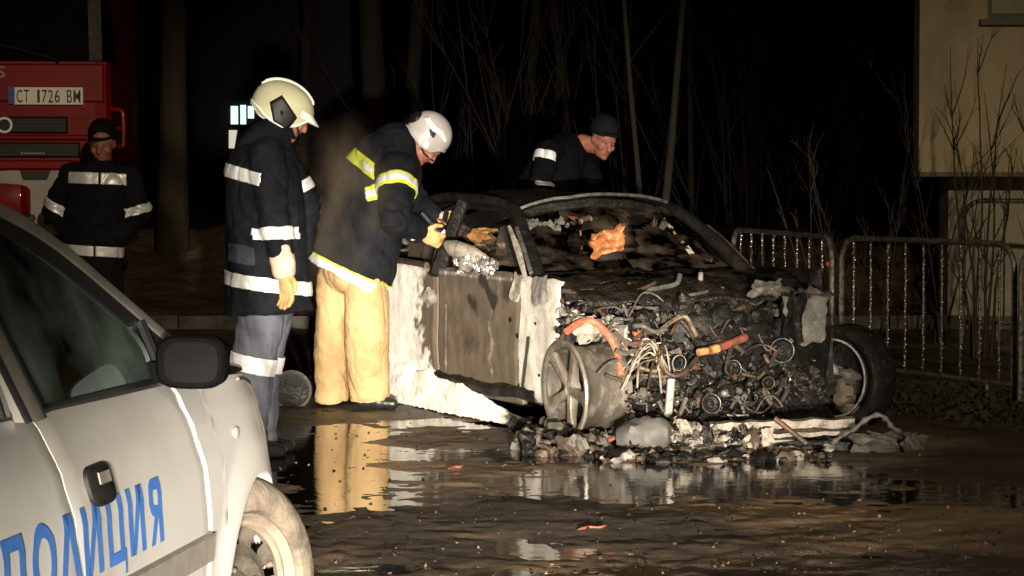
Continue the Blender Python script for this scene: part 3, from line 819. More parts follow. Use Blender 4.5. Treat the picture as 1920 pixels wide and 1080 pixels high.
def fen(P):
    x, y = to_px(P); n_ = nz(P, 14) * .3 + nz(P, 40, 5) * .2
    sl = max(0, 1 - abs(x - 985 + (y - 680) * .12) / 6) * (1 if 630 < y < 745 else 0)
    br = max(0, min(1, (966 - x) / 14)) * .55
    return min(1, max(0, .75 + n_ - .5 * max(0, (y - 735) / 40))), min(1, sl * 1.2 + br + .25 * max(0, (y - 760) / 40))
fw = skin('front_wing', -.645, -.135, .16, lambda p: .835 + .01 * math.sin(p * 20), 'fender_skin', (46, 56), .007, cut=lambda p, z: math.hypot(p, z - .27) < .30 + .015 * math.sin(z * 40))
stain(fw, fen)
q = MB(); q.chunk(onq(805, 556, .02), (.05, .04, .055), rotm(HF, HQ), .25); q.build('door_handle', 'ash_grey', wreck)
for px, py, r_ in ((971, 630, .012), (1005, 607, .007), (1012, 704, .007), (958, 600, .012)):
    q = MB(); q.lathe(onq(px, py, .028), -HQ, [(.0, r_), (.006, r_ * 1.2), (.004, r_ * .2)], 10); q.build('bolt', 'soot', wreck)
q = MB(); q.sheet(onq(1012, 545, -.02), HF * .085 + ZZ * .01, ZZ * .075, .010, 8, .9, .006); q.build('bent_flap', 'ash_grey', wreck)
q = MB(); q.sheet(onq(967, 540, .0), HF * .05 - ZZ * .01, ZZ * .07 + HF * .02, .008, 8, .8, .006); q.build('bent_flap', 'ash_pale', wreck)
# lumpy extinguishing foam along the sill
q = MB(); P = []
for i in range(121):
    t = i / 120; p = -2.75 + 2.15 * t; row = []; tp = max(0, (t - .62) / .38) ** 1.3; hh = (.30 - .17 * t ** .9) * (1 - .75 * tp) * (1 + .12 * nz((p, 0, 0), 6) + .05 * nz((p, 0, 0), 21))
    for k in range(23):
        v = k / 22; z = .015 + (hh - .015) * v
        o_ = .025 + .040 * (1 - v) ** .7 - .03 * t * v + .012 * nz((p * 1.0, z * 2.5, 0), 5, 2) + .005 * nz((p * 1.4, z * 6, 1), 13, 5) + .010 * abs(math.sin(z * 26 + p * 2 + 2 * nz((p, z, 0), 4))) - .055 * tp
        row.append(wr(p, .06 - o_ * (.2 if k == 22 else 1), z + .008 * nz((p, z, 3), 25)))
    P.append(row)
q.grid(P); q.build('foam_residue', 'foam_white', wreck)
q = MB(); q.tube([wr(p, .10, .20 + .01 * math.sin(p * 7)) for p in np.linspace(-3.2, -.45, 20)], .06, 8); q.build('sill', 'soot', wreck)
# floor, far side, tail
q = MB(); q.box(wr(-1.75, .95, .24), (3.7, 1.7, .10), rotm(HF, HQ)); q.build('floor_pan', 'soot', wreck)
q = MB(); P = []
for p in np.linspace(-3.55, -.4, 26):
    P.append([wr(p, 1.86 - qside(p, z) + .05 + .012 * nz((p * 4, z * 4, 1), 2), z) for z in np.linspace(.24, .86, 10)])
q.grid(P).build('far_side', 'soot', wreck).modifiers.new('t', 'SOLIDIFY').thickness = .03
q = MB(); q.box(wr(-3.58, .95, .60), (.12, 1.72, .62), rotm(HF, HQ), .02); q.build('tail_panel', 'soot_rust', wreck)
q = MB(); P = []
for p in np.linspace(-3.55, -2.75, 8): P.append([wr(p, .12 + t * 1.66, .88 + .05 * math.sin(math.pi * t) + .015 * nz((p * 5, t * 5, 2), 1)) for t in np.linspace(0, 1, 10)])
q.grid(P).build('boot_lid', 'soot', wreck)
# roof and pillars
def roof_z(p, t):
    return interp(-p, ((1.15, 1.235), (1.5, 1.275), (2.1, 1.295), (2.7, 1.24), (3.0, 1.13))) + .045 * math.sin(math.pi * t) - .05 * (2 * t - 1) ** 4 + .012 * nz((p * 4, t * 4, 3), 1.3)
q = MB(); P = []
for p in np.linspace(-1.20, -2.95, 22): P.append([wr(p - .10 * math.sin(math.pi * t) * (-1 if p > -1.3 else 0), .27 + t * 1.03, roof_z(p, t) - .02) for t in np.linspace(0, 1, 18)])
q.grid(P); o = q.build('roof', 'soot', wreck); o.modifiers.new('t', 'SOLIDIFY').thickness = .02
q = MB(); q.tube([wr(-1.19 + .10 * math.sin(math.pi * t), .27 + t * 1.0, roof_z(-1.2, t * .88) + .006 + .004 * nz((t * 9, 0, 0), 1)) for t in np.linspace(0, 1, 24)], .010, 8); q.build('windscreen_header', 'bare_steel', wreck)
q = MB(); q.tube([wr(-1.21 + .10 * math.sin(math.pi * t), .27 + t * 1.03, roof_z(-1.2, t) - .045) for t in np.linspace(0, 1, 24)], .03, 8); q.build('header_beam', 'soot', wreck)
q = MB(); P = []
for i in range(9):
    P.append([wr(-1.24 - .10 * i + .10 * math.sin(math.pi * t) * (1 - i / 8), .29 + t * .99, roof_z(-1.3, t) - .07 - (.045 + .05 * nz((t * 6, i * .4, 1), 1)) * math.sin(math.pi * i / 8) - (.03 * max(0, nz((t * 9, 0, 2), 1)) if i == 0 else 0)) for t in np.linspace(0, 1, 30)])
q.grid(P); q.build('sagging_headliner', 'soot', wreck)
for qa, qb, nm in ((.10, .27, 1), (1.43, 1.30, -1)):
    q = MB(); pts = curve_pts([wr(-.50, qa, .83), wr(-.85, qa + (qb - qa) * .5, 1.05), wr(-1.22, qb, 1.215), wr(-1.7, qb - .015 * nm, 1.262), wr(-2.3, qb - .02 * nm, 1.255), wr(-2.85, qb - .06 * nm, 1.12), wr(-3.15, qb - .1 * nm, .88)], 8)
    q.tube(pts, [.042] * 8 + [.037] * 8 + [.029] * (len(pts) - 16), 10); a = q.build('roof_pillar', 'soot', wreck)
    q = MB(); q.tube([p - HQ * nm * .045 + HF * .02 + ZZ * .005 for p in pts[1:11]], .013, 6); q.build('pillar_flange', 'bare_steel' if nm == 1 else 'soot_rust', a)
q = MB(); q.tube([onq(985, 520, .07), onq(972, 470, .12), onq(955, 425, .18)], [.014, .022, .010], 6); q.build('torn_seal', 'ash_pale', wreck)
for qq in (.12, 1.60):
    s_ = .13 if qq < 1 else -.13
    q = MB(); q.tube([wr(-1.80, qq - s_ * .5, .80), wr(-1.84, qq + s_ * .3, 1.05), wr(-1.86, qq + s_, 1.24)], [.055, .045, .04], 8); q.build('centre_pillar', 'soot', wreck)
# window frames of the front and rear door (burnt)
q = MB(); q.tube([onq(812, 500, .06), onq(838, 395, .2), onq(868, 380, .24)], .018, 6); q.tube([onq(838, 395, .2), onq(826, 440, .15)], .012, 6); q.build('door_frame', 'soot', wreck)
q = MB(); q.tube([onq(733, 487, .06), onq(738, 455, .12), onq(752, 435, .15), onq(800, 410, .2)], .014, 6); q.tube([onq(733, 486, .06), onq(800, 497, .06)], .02, 6); q.build('door_frame', 'soot_rust', wreck)
# cabin: seats, dash, burnt trim
for sq in (.55, 1.3):
    q = MB(); q.chunk(wr(-1.75, sq, .78), (.10, .24, .36), rotm(HF, HQ), .22, n=16, m=12); q.chunk(wr(-1.45, sq, .45), (.28, .24, .12), rotm(HF, HQ), .2); q.build('seat', 'burnt_seat', wreck)
q = MB(); q.box(wr(-2.62, .95, .75), (.14, 1.4, .55), rotm(HF - ZZ * .25, HQ), .03); q.build('rear_seat', 'burnt_seat', wreck)
q = MB(); P = []
for i, p in enumerate(np.linspace(-.45, -1.0, 12)): P.append([wr(p, .16 + t * 1.40, .865 - .02 * (i / 11) + .035 * nz((p * 7, t * 9, 5), 1) + .02 * nz((p * 20, t * 25, 5), 1)) for t in np.linspace(0, 1, 40)])
q.grid(P); q.grid([[p for p in P[-1]], [p - ZZ * .35 for p in P[-1]]]); q.build('dashboard', 'soot_wet', wreck)
q = MB(); q.sheet(onp(1140, 453, -1.45), HQ * .105 + ZZ * .03, ZZ * .075, .03, 10, 1.6, .02); q.build('seat_foam', 'seat_foam', wreck)
q = MB(); q.sheet(onp(1037, 458, -1.0), HQ * .075, ZZ * .045 + HF * .03, .03, 12, 2.6, .004); q.sheet(onp(1020, 425, -1.05), HQ * .11, ZZ * .03 + HF * .05, .03, 12, 2.6, .004); q.build('melted_windscreen', 'ash_dark', wreck)
for px, py, wd, hh, mt in ((990, 418, .05, .02, 'ash_dark'), (985, 455, .07, .008, 'ash_dark'), (1075, 422, .05, .02, 'ash_dark'), (1100, 412, .06, .012, 'soot_rust'), (1217, 468, .02, .015, 'ash_pale'), (1060, 478, .12, .01, 'soot'), (1240, 440, .02, .08, 'ash_dark'), (1225, 435, .012, .08, 'soot_rust')):
    q = MB(); q.sheet(onp(px, py, -1.05), HQ * wd, ZZ * hh + HF * .03, .02, 8, 2.5, .004); q.build('burnt_trim', mt, wreck)
for k, (px, py) in enumerate(((1249, 418), (1257, 428), (1266, 440), (1274, 450), (1284, 462), (1294, 472), (1308, 481), (1330, 486))):
    q = MB(); d_ = (HQ * .8 - ZZ * (.9 if k < 6 else .2)).normalized(); q.sheet(onp(px, py, -1.12 + .05 * k), d_ * rnd.uniform(.018, .034), d_.cross(HF) * rnd.uniform(.006, .014), .010, 5, 2, .006); q.build('pillar_trim', ('gold_foam', 'ash_pale', 'gold_foam', 'soot_rust')[k % 4], wreck)
q = MB(); q.tube([onp(1088, 432, -1.3), onp(1091, 460, -1.3), onp(1089, 486, -1.25)], .006, 5); q.build('cable', 'rust_red', wreck)
for px, py, a, b, mt in ((905, 443, .075, .06, 'gold_foam'), (893, 412, .085, .03, 'foam_white'), (890, 470, .10, .03, 'brown_char'), (772, 462, .08, .05, 'ash_grey'), (775, 478, .10, .02, 'gold_foam'), (925, 470, .06, .05, 'soot_rust'), (870, 430, .05, .05, 'brown_char')):
    q = MB(); q.sheet(onq(px, py, .42), HF * a * 2.1, ZZ * b, .03, 8, 2, .02); q.build('burnt_trim', mt, wreck)
# sooty windscreen laminate, torn open in the middle
q = MB(); vs0 = []; fs = []; nu, nv2 = 60, 26
for i in range(nv2 + 1):
    v = i / nv2
    for k in range(nu + 1):
        u_ = k / nu; pp = -.66 - .55 * v + .07 * math.sin(math.pi * u_); zz = .875 + .335 * v ** .9 - .05 * math.sin(math.pi * v) + .025 * nz((u_ * 5, v * 4, 2), 1) + .012 * nz((u_ * 17, v * 9, 2), 1)
        vs0.append(wr(pp, .16 + .10 * v + u_ * (1.24 - .22 * v), zz))
for i in range(nv2):
    for k in range(nu):
        u_, v = k / nu, i / nv2
        h = nz((u_ * 4, v * 3, 9), 1) + .5 * nz((u_ * 11, v * 8, 4), 1) + 1.1 * math.exp(-((u_ - .47) / .20) ** 2 - ((v - .50) / .26) ** 2)
        if h > .38: continue
        a = i * (nu + 1) + k; fs.append((a, a + 1, a + nu + 2, a + nu + 1))
q.add(vs0, fs); used = sorted({i for f in fs for i in f}); mp_ = {o: n for n, o in enumerate(used)}; q.v = [q.v[i] for i in used]; q.f = [tuple(mp_[i] for i in f) for f in q.f]
o = q.build('windscreen_laminate', 'sooty_glass', wreck); o['kind'] = 'stuff'
# melted door mirror
q = MB(); q.tube([onq(838, 458, -.06), onq(852, 466, -.06), onq(885, 478, -.03), onq(915, 492, .02)], [.025, .05, .052, .03], 10); mrr = q.build('door_mirror', 'ash_pale', wreck)
q = MB()
for k in range(34):
    c = onq(rnd.uniform(852, 930), rnd.uniform(484, 512), -.02 + rnd.uniform(-.03, .04)); q.chunk(c, (rnd.uniform(.01, .028),) * 3, rrot(), .4, n=8, m=6)
q.chunk(onq(875, 493, -.07), (.05, .04, .045), None, .2, n=14, m=10); q.build('melted_glass', 'bright_alloy', mrr)
# bonnet remains and bulkhead
q = MB(); P = []
for i, p in enumerate(np.linspace(-.48, .02, 14)): P.append([wr(p + .03 * nz((t * 9, i, 2), 1), .14 + t * 1.48, .835 - .12 * (i / 13) ** 1.5 + .04 * nz((p * 6, t * 8, 8), 1) + .02 * nz((p * 18, t * 24, 8), 1)) for t in np.linspace(0, 1, 44)])
q.grid(P); o = q.build('bonnet_remains', 'soot_wet', wreck); o.modifiers.new('t', 'SOLIDIFY').thickness = .012
q = MB(); q.box(wr(-.40, .95, .50), (.06, 1.5, .6), rotm(HF, HQ), .02); q.build('bulkhead', 'soot', wreck)
# engine, inner wings, subframe
q = MB(); q.chunk(wr(-.12, .98, .47), (.27, .40, .27), rotm(HF, HQ), .14, 3., 30, 20); q.chunk(wr(-.05, .70, .30), (.22, .22, .17), rotm(HF, HQ), .2, 3., 20, 14); q.chunk(wr(-.02, 1.3, .36), (.20, .20, .20), rotm(HF, HQ), .2, 3., 20, 14)
eng = q.build('engine', 'soot', wreck)
q = MB(); q.box(wr(-.1, .28, .42), (.55, .05, .36), rotm(HF, HQ), .02); q.build('inner_wing', 'ash_grey', wreck)
q = MB(); q.box(wr(-.1, 1.56, .42), (.55, .05, .34), rotm(HF, HQ), .02); q.build('inner_wing', 'soot', wreck)
q = MB(); q.box(wr(.12, .92, .20), (.10, 1.25, .09), rotm(HF, HQ), .01); q.build('subframe', 'soot', wreck)
q = MB(); q.chunk(onp(1098, 618, .02), (.07, .085, .07), rotm(HF, HQ), .25); q.build('strut_tower', 'ash_pale', wreck)
q = MB(); P = []
for i in range(47):
    row = []
    for k in range(91):
        zz = .17 + .55 * i / 46; qq = .40 + 1.12 * k / 90
        v = V((qq * 7, zz * 7, 1)); h = .11 * mnoise.noise(v * .8) + .06 * abs(mnoise.noise(v * 1.9)) + .035 * mnoise.noise(v * 4.3) + .018 * mnoise.noise(v * 9)
        row.append(wr(float(np.interp(zz, [.17, .30, .45, .58, .72], [.36, .27, .12, -.05, -.26])) + h - .12 - .10 * abs(qq - .95) ** 2, qq + .02 * mnoise.noise(v * 5 + V((9, 0, 0))), zz + .02 * mnoise.noise(v * 5)))
    P.append(row)
q.grid(P); q.build('fused_engine_front', 'soot_wet', eng)
# pulleys and rings on the front of the engine
FA = (HF + V((-.12, 0, .05))).normalized()
for px, py, r_, mt, p in ((1466, 657, .066, 'bare_steel', .20), (1374, 691, .045, 'bare_steel', .24), (1440, 718, .033, 'brass', .26), (1272, 680, .042, 'white_pipe', .22), (1333, 757, .052, 'bare_steel', .28), (1470, 712, .030, 'rust_red', .22)):
    c = onp(px, py, p + .02 + float(np.interp(py, [620, 700, 760], [-.06, .04, .12]))); q = MB(); FA = (HF + V((rnd.uniform(-.35, .15), 0, rnd.uniform(-.1, .25)))).normalized()
    q.lathe(c, FA, [(-.06, r_ * .8), (-.03, r_ * .84), (-.022, r_), (.0, r_ * .98), (.006, r_), (.010, r_ * .95), (-.006, r_ * .80), (-.012, r_ * .50), (.004, r_ * .40), (.006, r_ * .22), (-.01, r_ * .18), (-.01, .001)], 28)
    pu = q.build('pulley', 'soot', eng)
    q = MB(); q.lathe(c, FA, [(.004, r_ * .93), (.010, r_ * .95), (.011, r_ * 1.0), (.002, r_ * 1.02)], 28); q.build('pulley_rim', mt if mt in ('brass', 'rust_red', 'soot', 'white_pipe') else 'bare_steel', eng)
q = MB(); q.capsule(onp(1395, 735, .2), onp(1362, 738, .25), .055, .05, 16); q.build('alternator', 'soot_wet', eng)
q = MB(); q.capsule(onp(1366, 738, .26), onp(1358, 738, .28), .02, .02, 12); q.build('alternator_nose', 'bright_alloy', eng)
q = MB(); q.capsule(onp(1395, 780, .26), onp(1340, 776, .26), .035, .03, 12); q.build('oil_filter', 'soot_wet', eng)
# hoses, pipes, wires
def pipe(nm, mt, P, r_, p, n=6, par=None, nn=8):
    q = MB(); pts = curve_pts([onp(*a, p + .02 + float(np.interp(a[1], [520, 560, 640, 700, 780], [-.3, -.22, -.06, .04, .10]))) for a, *b in P], n); q.tube(pts, r_, nn); return q.build(nm, mt, par or wreck)
pipe('hose', 'orange_hose', [((1062, 622),), ((1085, 606),), ((1110, 603),), ((1135, 622),), ((1155, 655),), ((1163, 690),), ((1165, 705),)], .020, .18)
pipe('hose', 'orange_hose', [((1192, 618),), ((1194, 640),), ((1188, 662),)], .022, .16)
pipe('hose', 'rust_red', [((1325, 659),), ((1360, 648),), ((1398, 632),)], .022, .26)
pipe('hose_end', 'gold_foam', [((1309, 661),), ((1325, 658),)], .020, .265)
pipe('hose_end', 'gold_foam', [((1332, 657),), ((1346, 653),)], .0235, .262)
pipe('pipe', 'white_pipe', [((1259, 712),), ((1256, 745),), ((1253, 778),)], .021, .30)
pipe('pipe', 'ash_dark', [((1199, 600),), ((1206, 570),), ((1216, 545),), ((1236, 540),), ((1268, 532),), ((1275, 515),)], .014, .10)
pipe('pipe', 'soot_rust', [((1160, 553),), ((1205, 541),), ((1228, 530),)], .010, .06)
pipe('rod', 'bare_steel', [((1290, 554),), ((1330, 546),), ((1356, 540),)], .009, .12)
pipe('rod', 'ash_grey', [((1312, 552),), ((1385, 558),)], .007, .10)
pipe('bracket', 'ash_grey', [((1314, 512),), ((1313, 536),)], .014, .05)
pipe('seam', 'soot_rust', [((1045, 545),), ((1100, 546),), ((1150, 540),), ((1180, 533),)], .014, .03)
pipe('seam', 'rust_red', [((1315, 572),), ((1345, 578),), ((1400, 580),)], .014, .12)
for k in range(15):
    x0 = rnd.uniform(1165, 1215); y0 = rnd.uniform(690, 735); xm = rnd.uniform(1200, 1245); ym = rnd.uniform(632, 676); x1 = rnd.uniform(1228, 1268); y1 = rnd.uniform(680, 740)
    pipe('cable', rnd.choice(['copper_wire', 'copper_wire', 'ash_pale', 'soot_rust']), [((x0, y0),), (((x0 + xm) / 2 - 4, (y0 + ym) / 2 - 8),), ((xm, ym),), (((x1 + xm) / 2 + 4, (y1 + ym) / 2 - 10),), ((x1, y1),)], rnd.uniform(.0035, .006), .22 + rnd.uniform(-.03, .08), 5, nn=5)
for k in range(16):
    x0 = rnd.uniform(1110, 1200); y0 = rnd.uniform(575, 640)
    pipe('cable', rnd.choice(['bare_steel', 'ash_grey', 'soot_rust']), [((x0, y0),), ((x0 + rnd.uniform(5, 25), y0 + rnd.uniform(-18, 6)),), ((x0 + rnd.uniform(20, 55), y0 + rnd.uniform(-5, 30)),)], rnd.uniform(.004, .008), .1 + rnd.uniform(0, .1), 5, nn=5)
for k in range(46):
    x0 = rnd.uniform(1150, 1470); y0 = rnd.uniform(575, 770); L_ = rnd.uniform(20, 85); sg = rnd.choice([-1, 1]); sag = rnd.uniform(-26, 30)
    pipe(rnd.choice(['cable', 'hose', 'pipe']), rnd.choice(['bare_steel', 'ash_dark', 'soot_rust', 'soot_wet', 'ash_dark', 'brown_char', 'copper_wire'] if x0 < 1290 else ['soot_wet', 'ash_dark', 'soot_rust', 'soot', 'brown_char']), [((x0, y0),), ((x0 + sg * L_ * .35, y0 + sag),), ((x0 + sg * L_ * .7, y0 + sag * .8 + rnd.uniform(-10, 10)),), ((x0 + sg * L_, y0 + rnd.uniform(-8, 20)),)], rnd.choice([.004, .005, .006, .009, .013]), .17 + rnd.uniform(.0, .10), 5, nn=6)
for k in range(26):
    px, py = rnd.uniform(1190, 1470), rnd.uniform(590, 765); q = MB(); s_ = rnd.uniform(.02, .05); q.box(onp(px, py, float(np.interp(py, [560, 620, 680, 740, 790], [-.18, .02, .20, .32, .42]))), (s_, s_ * rnd.uniform(.8, 2.4), s_ * rnd.uniform(.4, 1.2)), rotm(HF + V((rnd.uniform(-.4, .4), 0, rnd.uniform(-.4, .4))), HQ + V((0, 0, rnd.uniform(-.5, .5)))), .004); q.build('engine_bracket', rnd.choice(['soot', 'ash_dark', 'soot_rust', 'bare_steel', 'soot_wet']), eng, False)
q = MB(); RR = []
for k in range(9): RR.append([onp(1300 + 14 * k, yy + 1.5 * k, pp_) for yy, pp_ in ((600, -.10), (604, .02), (626, .08), (632, .0))])
q.rings(RR); q.build('engine_cover', 'soot_wet', eng, False)
for k in range(6):
    q = MB(); q.tube([onp(1308 + 19 * k, 602 + 2 * k, .0), onp(1306 + 19 * k, 629 + 2 * k, .085)], .010, 6); q.build('cover_rib', 'soot_rust', eng)
# a tangle of small charred pieces filling the engine bay
q = MB()
def pick(px):
    t = (px - 1060) / 440; r_ = rnd.random()
    if t < .36: return rnd.choice(['ash_pale', 'ash_grey', 'bare_steel', 'soot', 'soot_rust', 'ash_dark', 'soot_wet', 'soot', 'brown_char', 'soot', 'ash_dark', 'soot_wet', 'ash_pale', 'bare_steel'])
    if r_ < .03: return 'bright_alloy'
    if r_ < .04: return 'rust_red'
    if r_ < .07: return 'bare_steel'
    if r_ < .15: return 'soot_rust'
    if r_ < .21: return 'ash_dark'
    return rnd.choice(['soot', 'soot_wet'])
for k in range(70):
    px = rnd.uniform(1180, 1480); py = rnd.uniform(570, 770); q.mat(rnd.choice(['soot', 'soot_wet', 'soot'])); s_ = rnd.uniform(.03, .065); q.chunk(onp(px, py, rnd.uniform(.0, .16)), (s_, s_ * rnd.uniform(.5, 1.2), s_ * rnd.uniform(.4, 1)), rrot(), .3, n=12, m=9)
for k in range(900):
    px = 1050 + 450 * rnd.random() ** 1.5; py = 790 - 230 * rnd.random() ** .9
    if px > 1460 and py < 650: continue
    if px < 1172 and py > 640: continue
    p = float(np.interp(py, [560, 620, 680, 740, 790], [-.22, -.02, .16, .30, .40])) + rnd.uniform(-.06, .08)
    if px < 1170 and py > 640: p = min(p, -.02)
    c = onp(px, py, p); mt = pick(px); q.mat(mt); small = .5 if mt in ('bright_alloy', 'rust_red') else 1.
    t = rnd.random(); s_ = (.008 + .026 * rnd.random() ** 2) * small
    if t < .55: q.chunk(c, (s_, s_ * rnd.uniform(.4, 1.2), s_ * rnd.uniform(.4, 1.2)), rrot(), .35, n=8, m=5)
    elif t < .76: q.sheet(c, rrot() @ V((s_ * 1.4, 0, 0)), rrot() @ V((0, s_, 0)), s_ * .6, 3, 2, .003)
    elif t < .96: q.tube([c, c + rrot() @ V((s_ * 1.5, 0, 0)), c + rrot() @ V((s_ * 2.6, 0, 0))], s_ * .22, 6)
    else: q.lathe(c, (HF + V((rnd.uniform(-.6, .6), 0, rnd.uniform(-.6, .6)))), [(-s_, s_ * .6), (0, s_ * .62), (.003, s_ * .5), (-.004, s_ * .35), (-.004, s_ * .01)], 12)
q.build('charred_clutter', None, wreck, True, 'stuff')
# headlamp corner on the far side
for nm, px, py, a, b, mt, p in (('wing_corner', 1510, 600, HQ * .12 + HF * .03, ZZ * .125, 'ash_dark', .20), ('wing_corner', 1484, 596, HF * .10, ZZ * .13, 'soot', .22), ('wing_top', 1478, 548, HQ * .16 - ZZ * .035, HF * .08 + ZZ * .02, 'ash_dark', .15), ('melted_lamp', 1436, 541, HQ * .085, ZZ * .045 + HF * .04, 'ash_dark', .20), ('wing_top', 1525, 555, HQ * .09 - ZZ * .03, HF * .10 + ZZ * .03, 'ash_dark', .16)):
    q = MB(); q.sheet(onp(px, py, p), a, b, .016, 12, 1.2, .006); q.build(nm, mt, wreck)
# near wheel: bare alloy rim with five spokes
wc = wr(0, .02, .265); A = (-HQ + V((0, 0, -.04))).normalized()
a_ = A.cross(ZZ).normalized(); b_ = A.cross(a_)
q = MB(); q.lathe(wc, A, [(.0, .225), (.012, .242), (.010, .262), (-.004, .264), (-.016, .246), (-.03, .238), (-.12, .225), (-.20, .235), (-.235, .240), (-.25, .258), (-.262, .258), (-.262, .236), (-.20, .215), (-.05, .222), (-.02, .222)], 72, True)
whl = q.build('front_wheel', 'wheel_alloy', wreck)
for k in range(5):
    t = k * 2 * math.pi / 5 + .45; d = a_ * math.cos(t) + b_ * math.sin(t); s_ = A.cross(d); RR = []
    for r_, wd, dep, h in ((.03, .026, .05, -.02), (.08, .024, .045, -.012), (.15, .030, .035, -.004), (.20, .040, .03, .0), (.228, .055, .03, .002)):
        RR.append([wc + d * r_ + s_ * wd * x + A * (h + y * dep) for x, y in ((-1, -.2), (-.8, .12), (0, .3), (.8, .12), (1, -.2), (.7, -.9), (-.7, -.9))])
    q = MB(); q.rings(RR); q.build('spoke', 'spoke_alloy', whl)
q = MB(); q.lathe(wc, A, [(-.06, .06), (-.02, .055), (-.012, .04), (-.02, .03), (-.02, .001)], 24); q.build('hub', 'spoke_alloy', whl)
q = MB(); q.lathe(wc, A, [(-.11, .224), (-.105, .17), (-.10, .05)], 30); q.lathe(wc, A, [(-.10, .17), (-.13, .17)], 30); q.build('brake_disc', 'soot', whl)
q = MB(); q.lathe(wc, A, [(.008, .228), (.016, .242), (.016, .260), (.004, .266)], 72); q.build('rim_lip', 'spoke_alloy', whl)
# far wheel: turned, rim hollow towards us, tyre remains on it
wc2 = wr(.02, 1.72, .275); A2 = V((-math.cos(R(48)), -math.sin(R(48)), .02)).normalized()
q = MB(); q.lathe(wc2, A2, [(.06, .225), (.085, .245), (.09, .27), (.06, .292), (-.08, .30), (-.12, .28), (-.12, .22)], 56); w2 = q.build('front_wheel', 'soot', wreck)
q = MB(); q.lathe(wc2, A2, [(.088, .226), (.095, .215), (.088, .207), (.02, .200), (-.10, .200), (-.11, .14), (-.11, .01)], 56); q.build('rim', 'soot', w2)
q = MB(); q.lathe(wc2, A2, [(.090, .221), (.098, .216), (.094, .209)], 56, True); q.build('rim_lip', 'ash_pale', w2)
a2 = A2.cross(ZZ).normalized(); b2 = A2.cross(a2)
for nm, px, py, sz, mt in (('brake_shield', 1518, 690, (.05, .03, .085), 'rust_red'), ('suspension_arm', 1555, 690, (.12, .03, .03), 'ash_grey'), ('suspension_arm', 1592, 703, (.07, .03, .028), 'ash_dark'), ('brake_caliper', 1585, 735, (.06, .05, .08), 'brown_char'), ('knuckle', 1548, 728, (.08, .06, .05), 'soot_wet'), ('ball_joint', 1527, 738, (.014, .014, .05), 'white_pipe'), ('knuckle', 1500, 755, (.07, .05, .03), 'bare_steel'), ('knuckle', 1590, 765, (.07, .05, .03), 'ash_dark')):
    c = hit(px, py, wc2 + A2 * .07, A2); q = MB(); q.chunk(c, sz, rotm(V((.8, .5, -.25)), ZZ) if nm == 'suspension_arm' else None, .28, n=12, m=9); q.build(nm, mt, w2)
for pp, qq in ((-2.85, .12), (-2.85, 1.75)):
    q = MB(); q.lathe(wr(pp, qq, .27), -HQ, [(.02, .05), (.02, .2), (.04, .235), (.03, .262), (-.2, .26), (-.2, .1)], 40); q.build('rear_wheel', 'wheel_alloy', wreck)

# ------------------------------------------------------------------ what fell off the wreck
fb = thing('fallen_bumper', G(1500, 850), 'melted front bumper and pale crossbeam lying on the ground before the burnt car', 'bumper')
def bar(nm, mt, P, r_, Y=12.75, par=fb, flat=None):
    q = MB(); pts = [U(a, b, Y + (c[0] if c else 0)) for a, b, *c in P]; q.tube(curve_pts(pts, 4), r_, 7); return q.build(nm, mt, par)
def beam(nm, mt, A, B, hh, dd, Y=12.75):
    a, b = U(*A, Y + .0), U(*B, Y + .12); q = MB(); n = 14; RR = []
    for k in range(n + 1):
        t = k / n; c = a.lerp(b, t) + ZZ * .012 * nz((t * 9, 1, hh * 40), 1); RR.append([c + V((0, y * dd, z * hh + .006 * nz((t * 20, y, z), 1))) for y, z in ((-.5, -.5), (-.55, 0), (-.5, .5), (.5, .5), (.5, -.5))])
    q.rings(RR); return q.build(nm, mt, fb, False)
beam('crossbeam', 'ash_pale', (1330, 800), (1600, 792), .045, .10)
beam('crossbeam_edge', 'ash_pale', (1400, 818), (1600, 808), .022, .12, 12.68)
beam('lower_beam', 'ash_grey', (1290, 826), (1560, 826), .018, .12, 12.64)
beam('bumper_cover', 'soot', (1300, 846), (1690, 838), .085, .14, 12.62)
beam('radiator_rail', 'soot_rust', (1390, 808), (1600, 803), .014, .10, 12.72)
bar('strut', 'soot_rust', [(1452, 784), (1480, 806), (1512, 832)], .014, 12.62)
bar('strut', 'ash_dark', [(1560, 832), (1582, 815), (1600, 806), (1622, 788), (1645, 778), (1662, 786), (1672, 800), (1690, 812), (1706, 826), (1715, 850)], [.012 + .004 * math.sin(k * 1.7) for k in range(37)], 12.62)
bar('strut', 'ash_pale', [(1404, 830), (1412, 850), (1440, 862), (1470, 868)], .012, 12.5)
bar('strut', 'ash_dark', [(1420, 815), (1418, 842), (1432, 858)], .016, 12.55)
q = MB()
for k in range(3): q.sheet(U(1650 + k * 18, 836 - k * 3, 12.55 + .03 * k), V((.15, .06, -.01)), V((0, .06, .05)), .018, 10, 1.3, .006)
q.sheet(U(1700, 838, 12.5), V((.03, .05, 0)), V((0, 0, .07)), .02, 8, 2, .006); q.build('bumper_end', 'ash_dark', fb)
q = MB(); q.sheet(U(1440, 822, 12.58), V((.03, 0, 0)), V((0, .01, .05)), .01, 6, 2, .01); q.build('bracket', 'ash_pale', fb)
# charred mass that slid out of the engine bay
q = MB(); P = []
for i in range(30):
    row = []
    for k in range(80):
        u_ = i / 29; qq = .28 + 1.25 * k / 79; v = V((qq * 6, u_ * 5, 4)); pp = .12 + .50 * u_
        zz = .27 * (1 - u_) ** 1.3 * (1 - .5 * (k / 79)) + .05 * mnoise.noise(v) * (1 - u_ * .4) + .04 * abs(mnoise.noise(v * 2.7)) + .02 * mnoise.noise(v * 6) - .02 * u_
        row.append(wr(pp, qq + .02 * mnoise.noise(v * 4), max(-.03, zz)))
    P.append(row)
q.grid(P); q.build('spilled_char', 'soot', wreck)
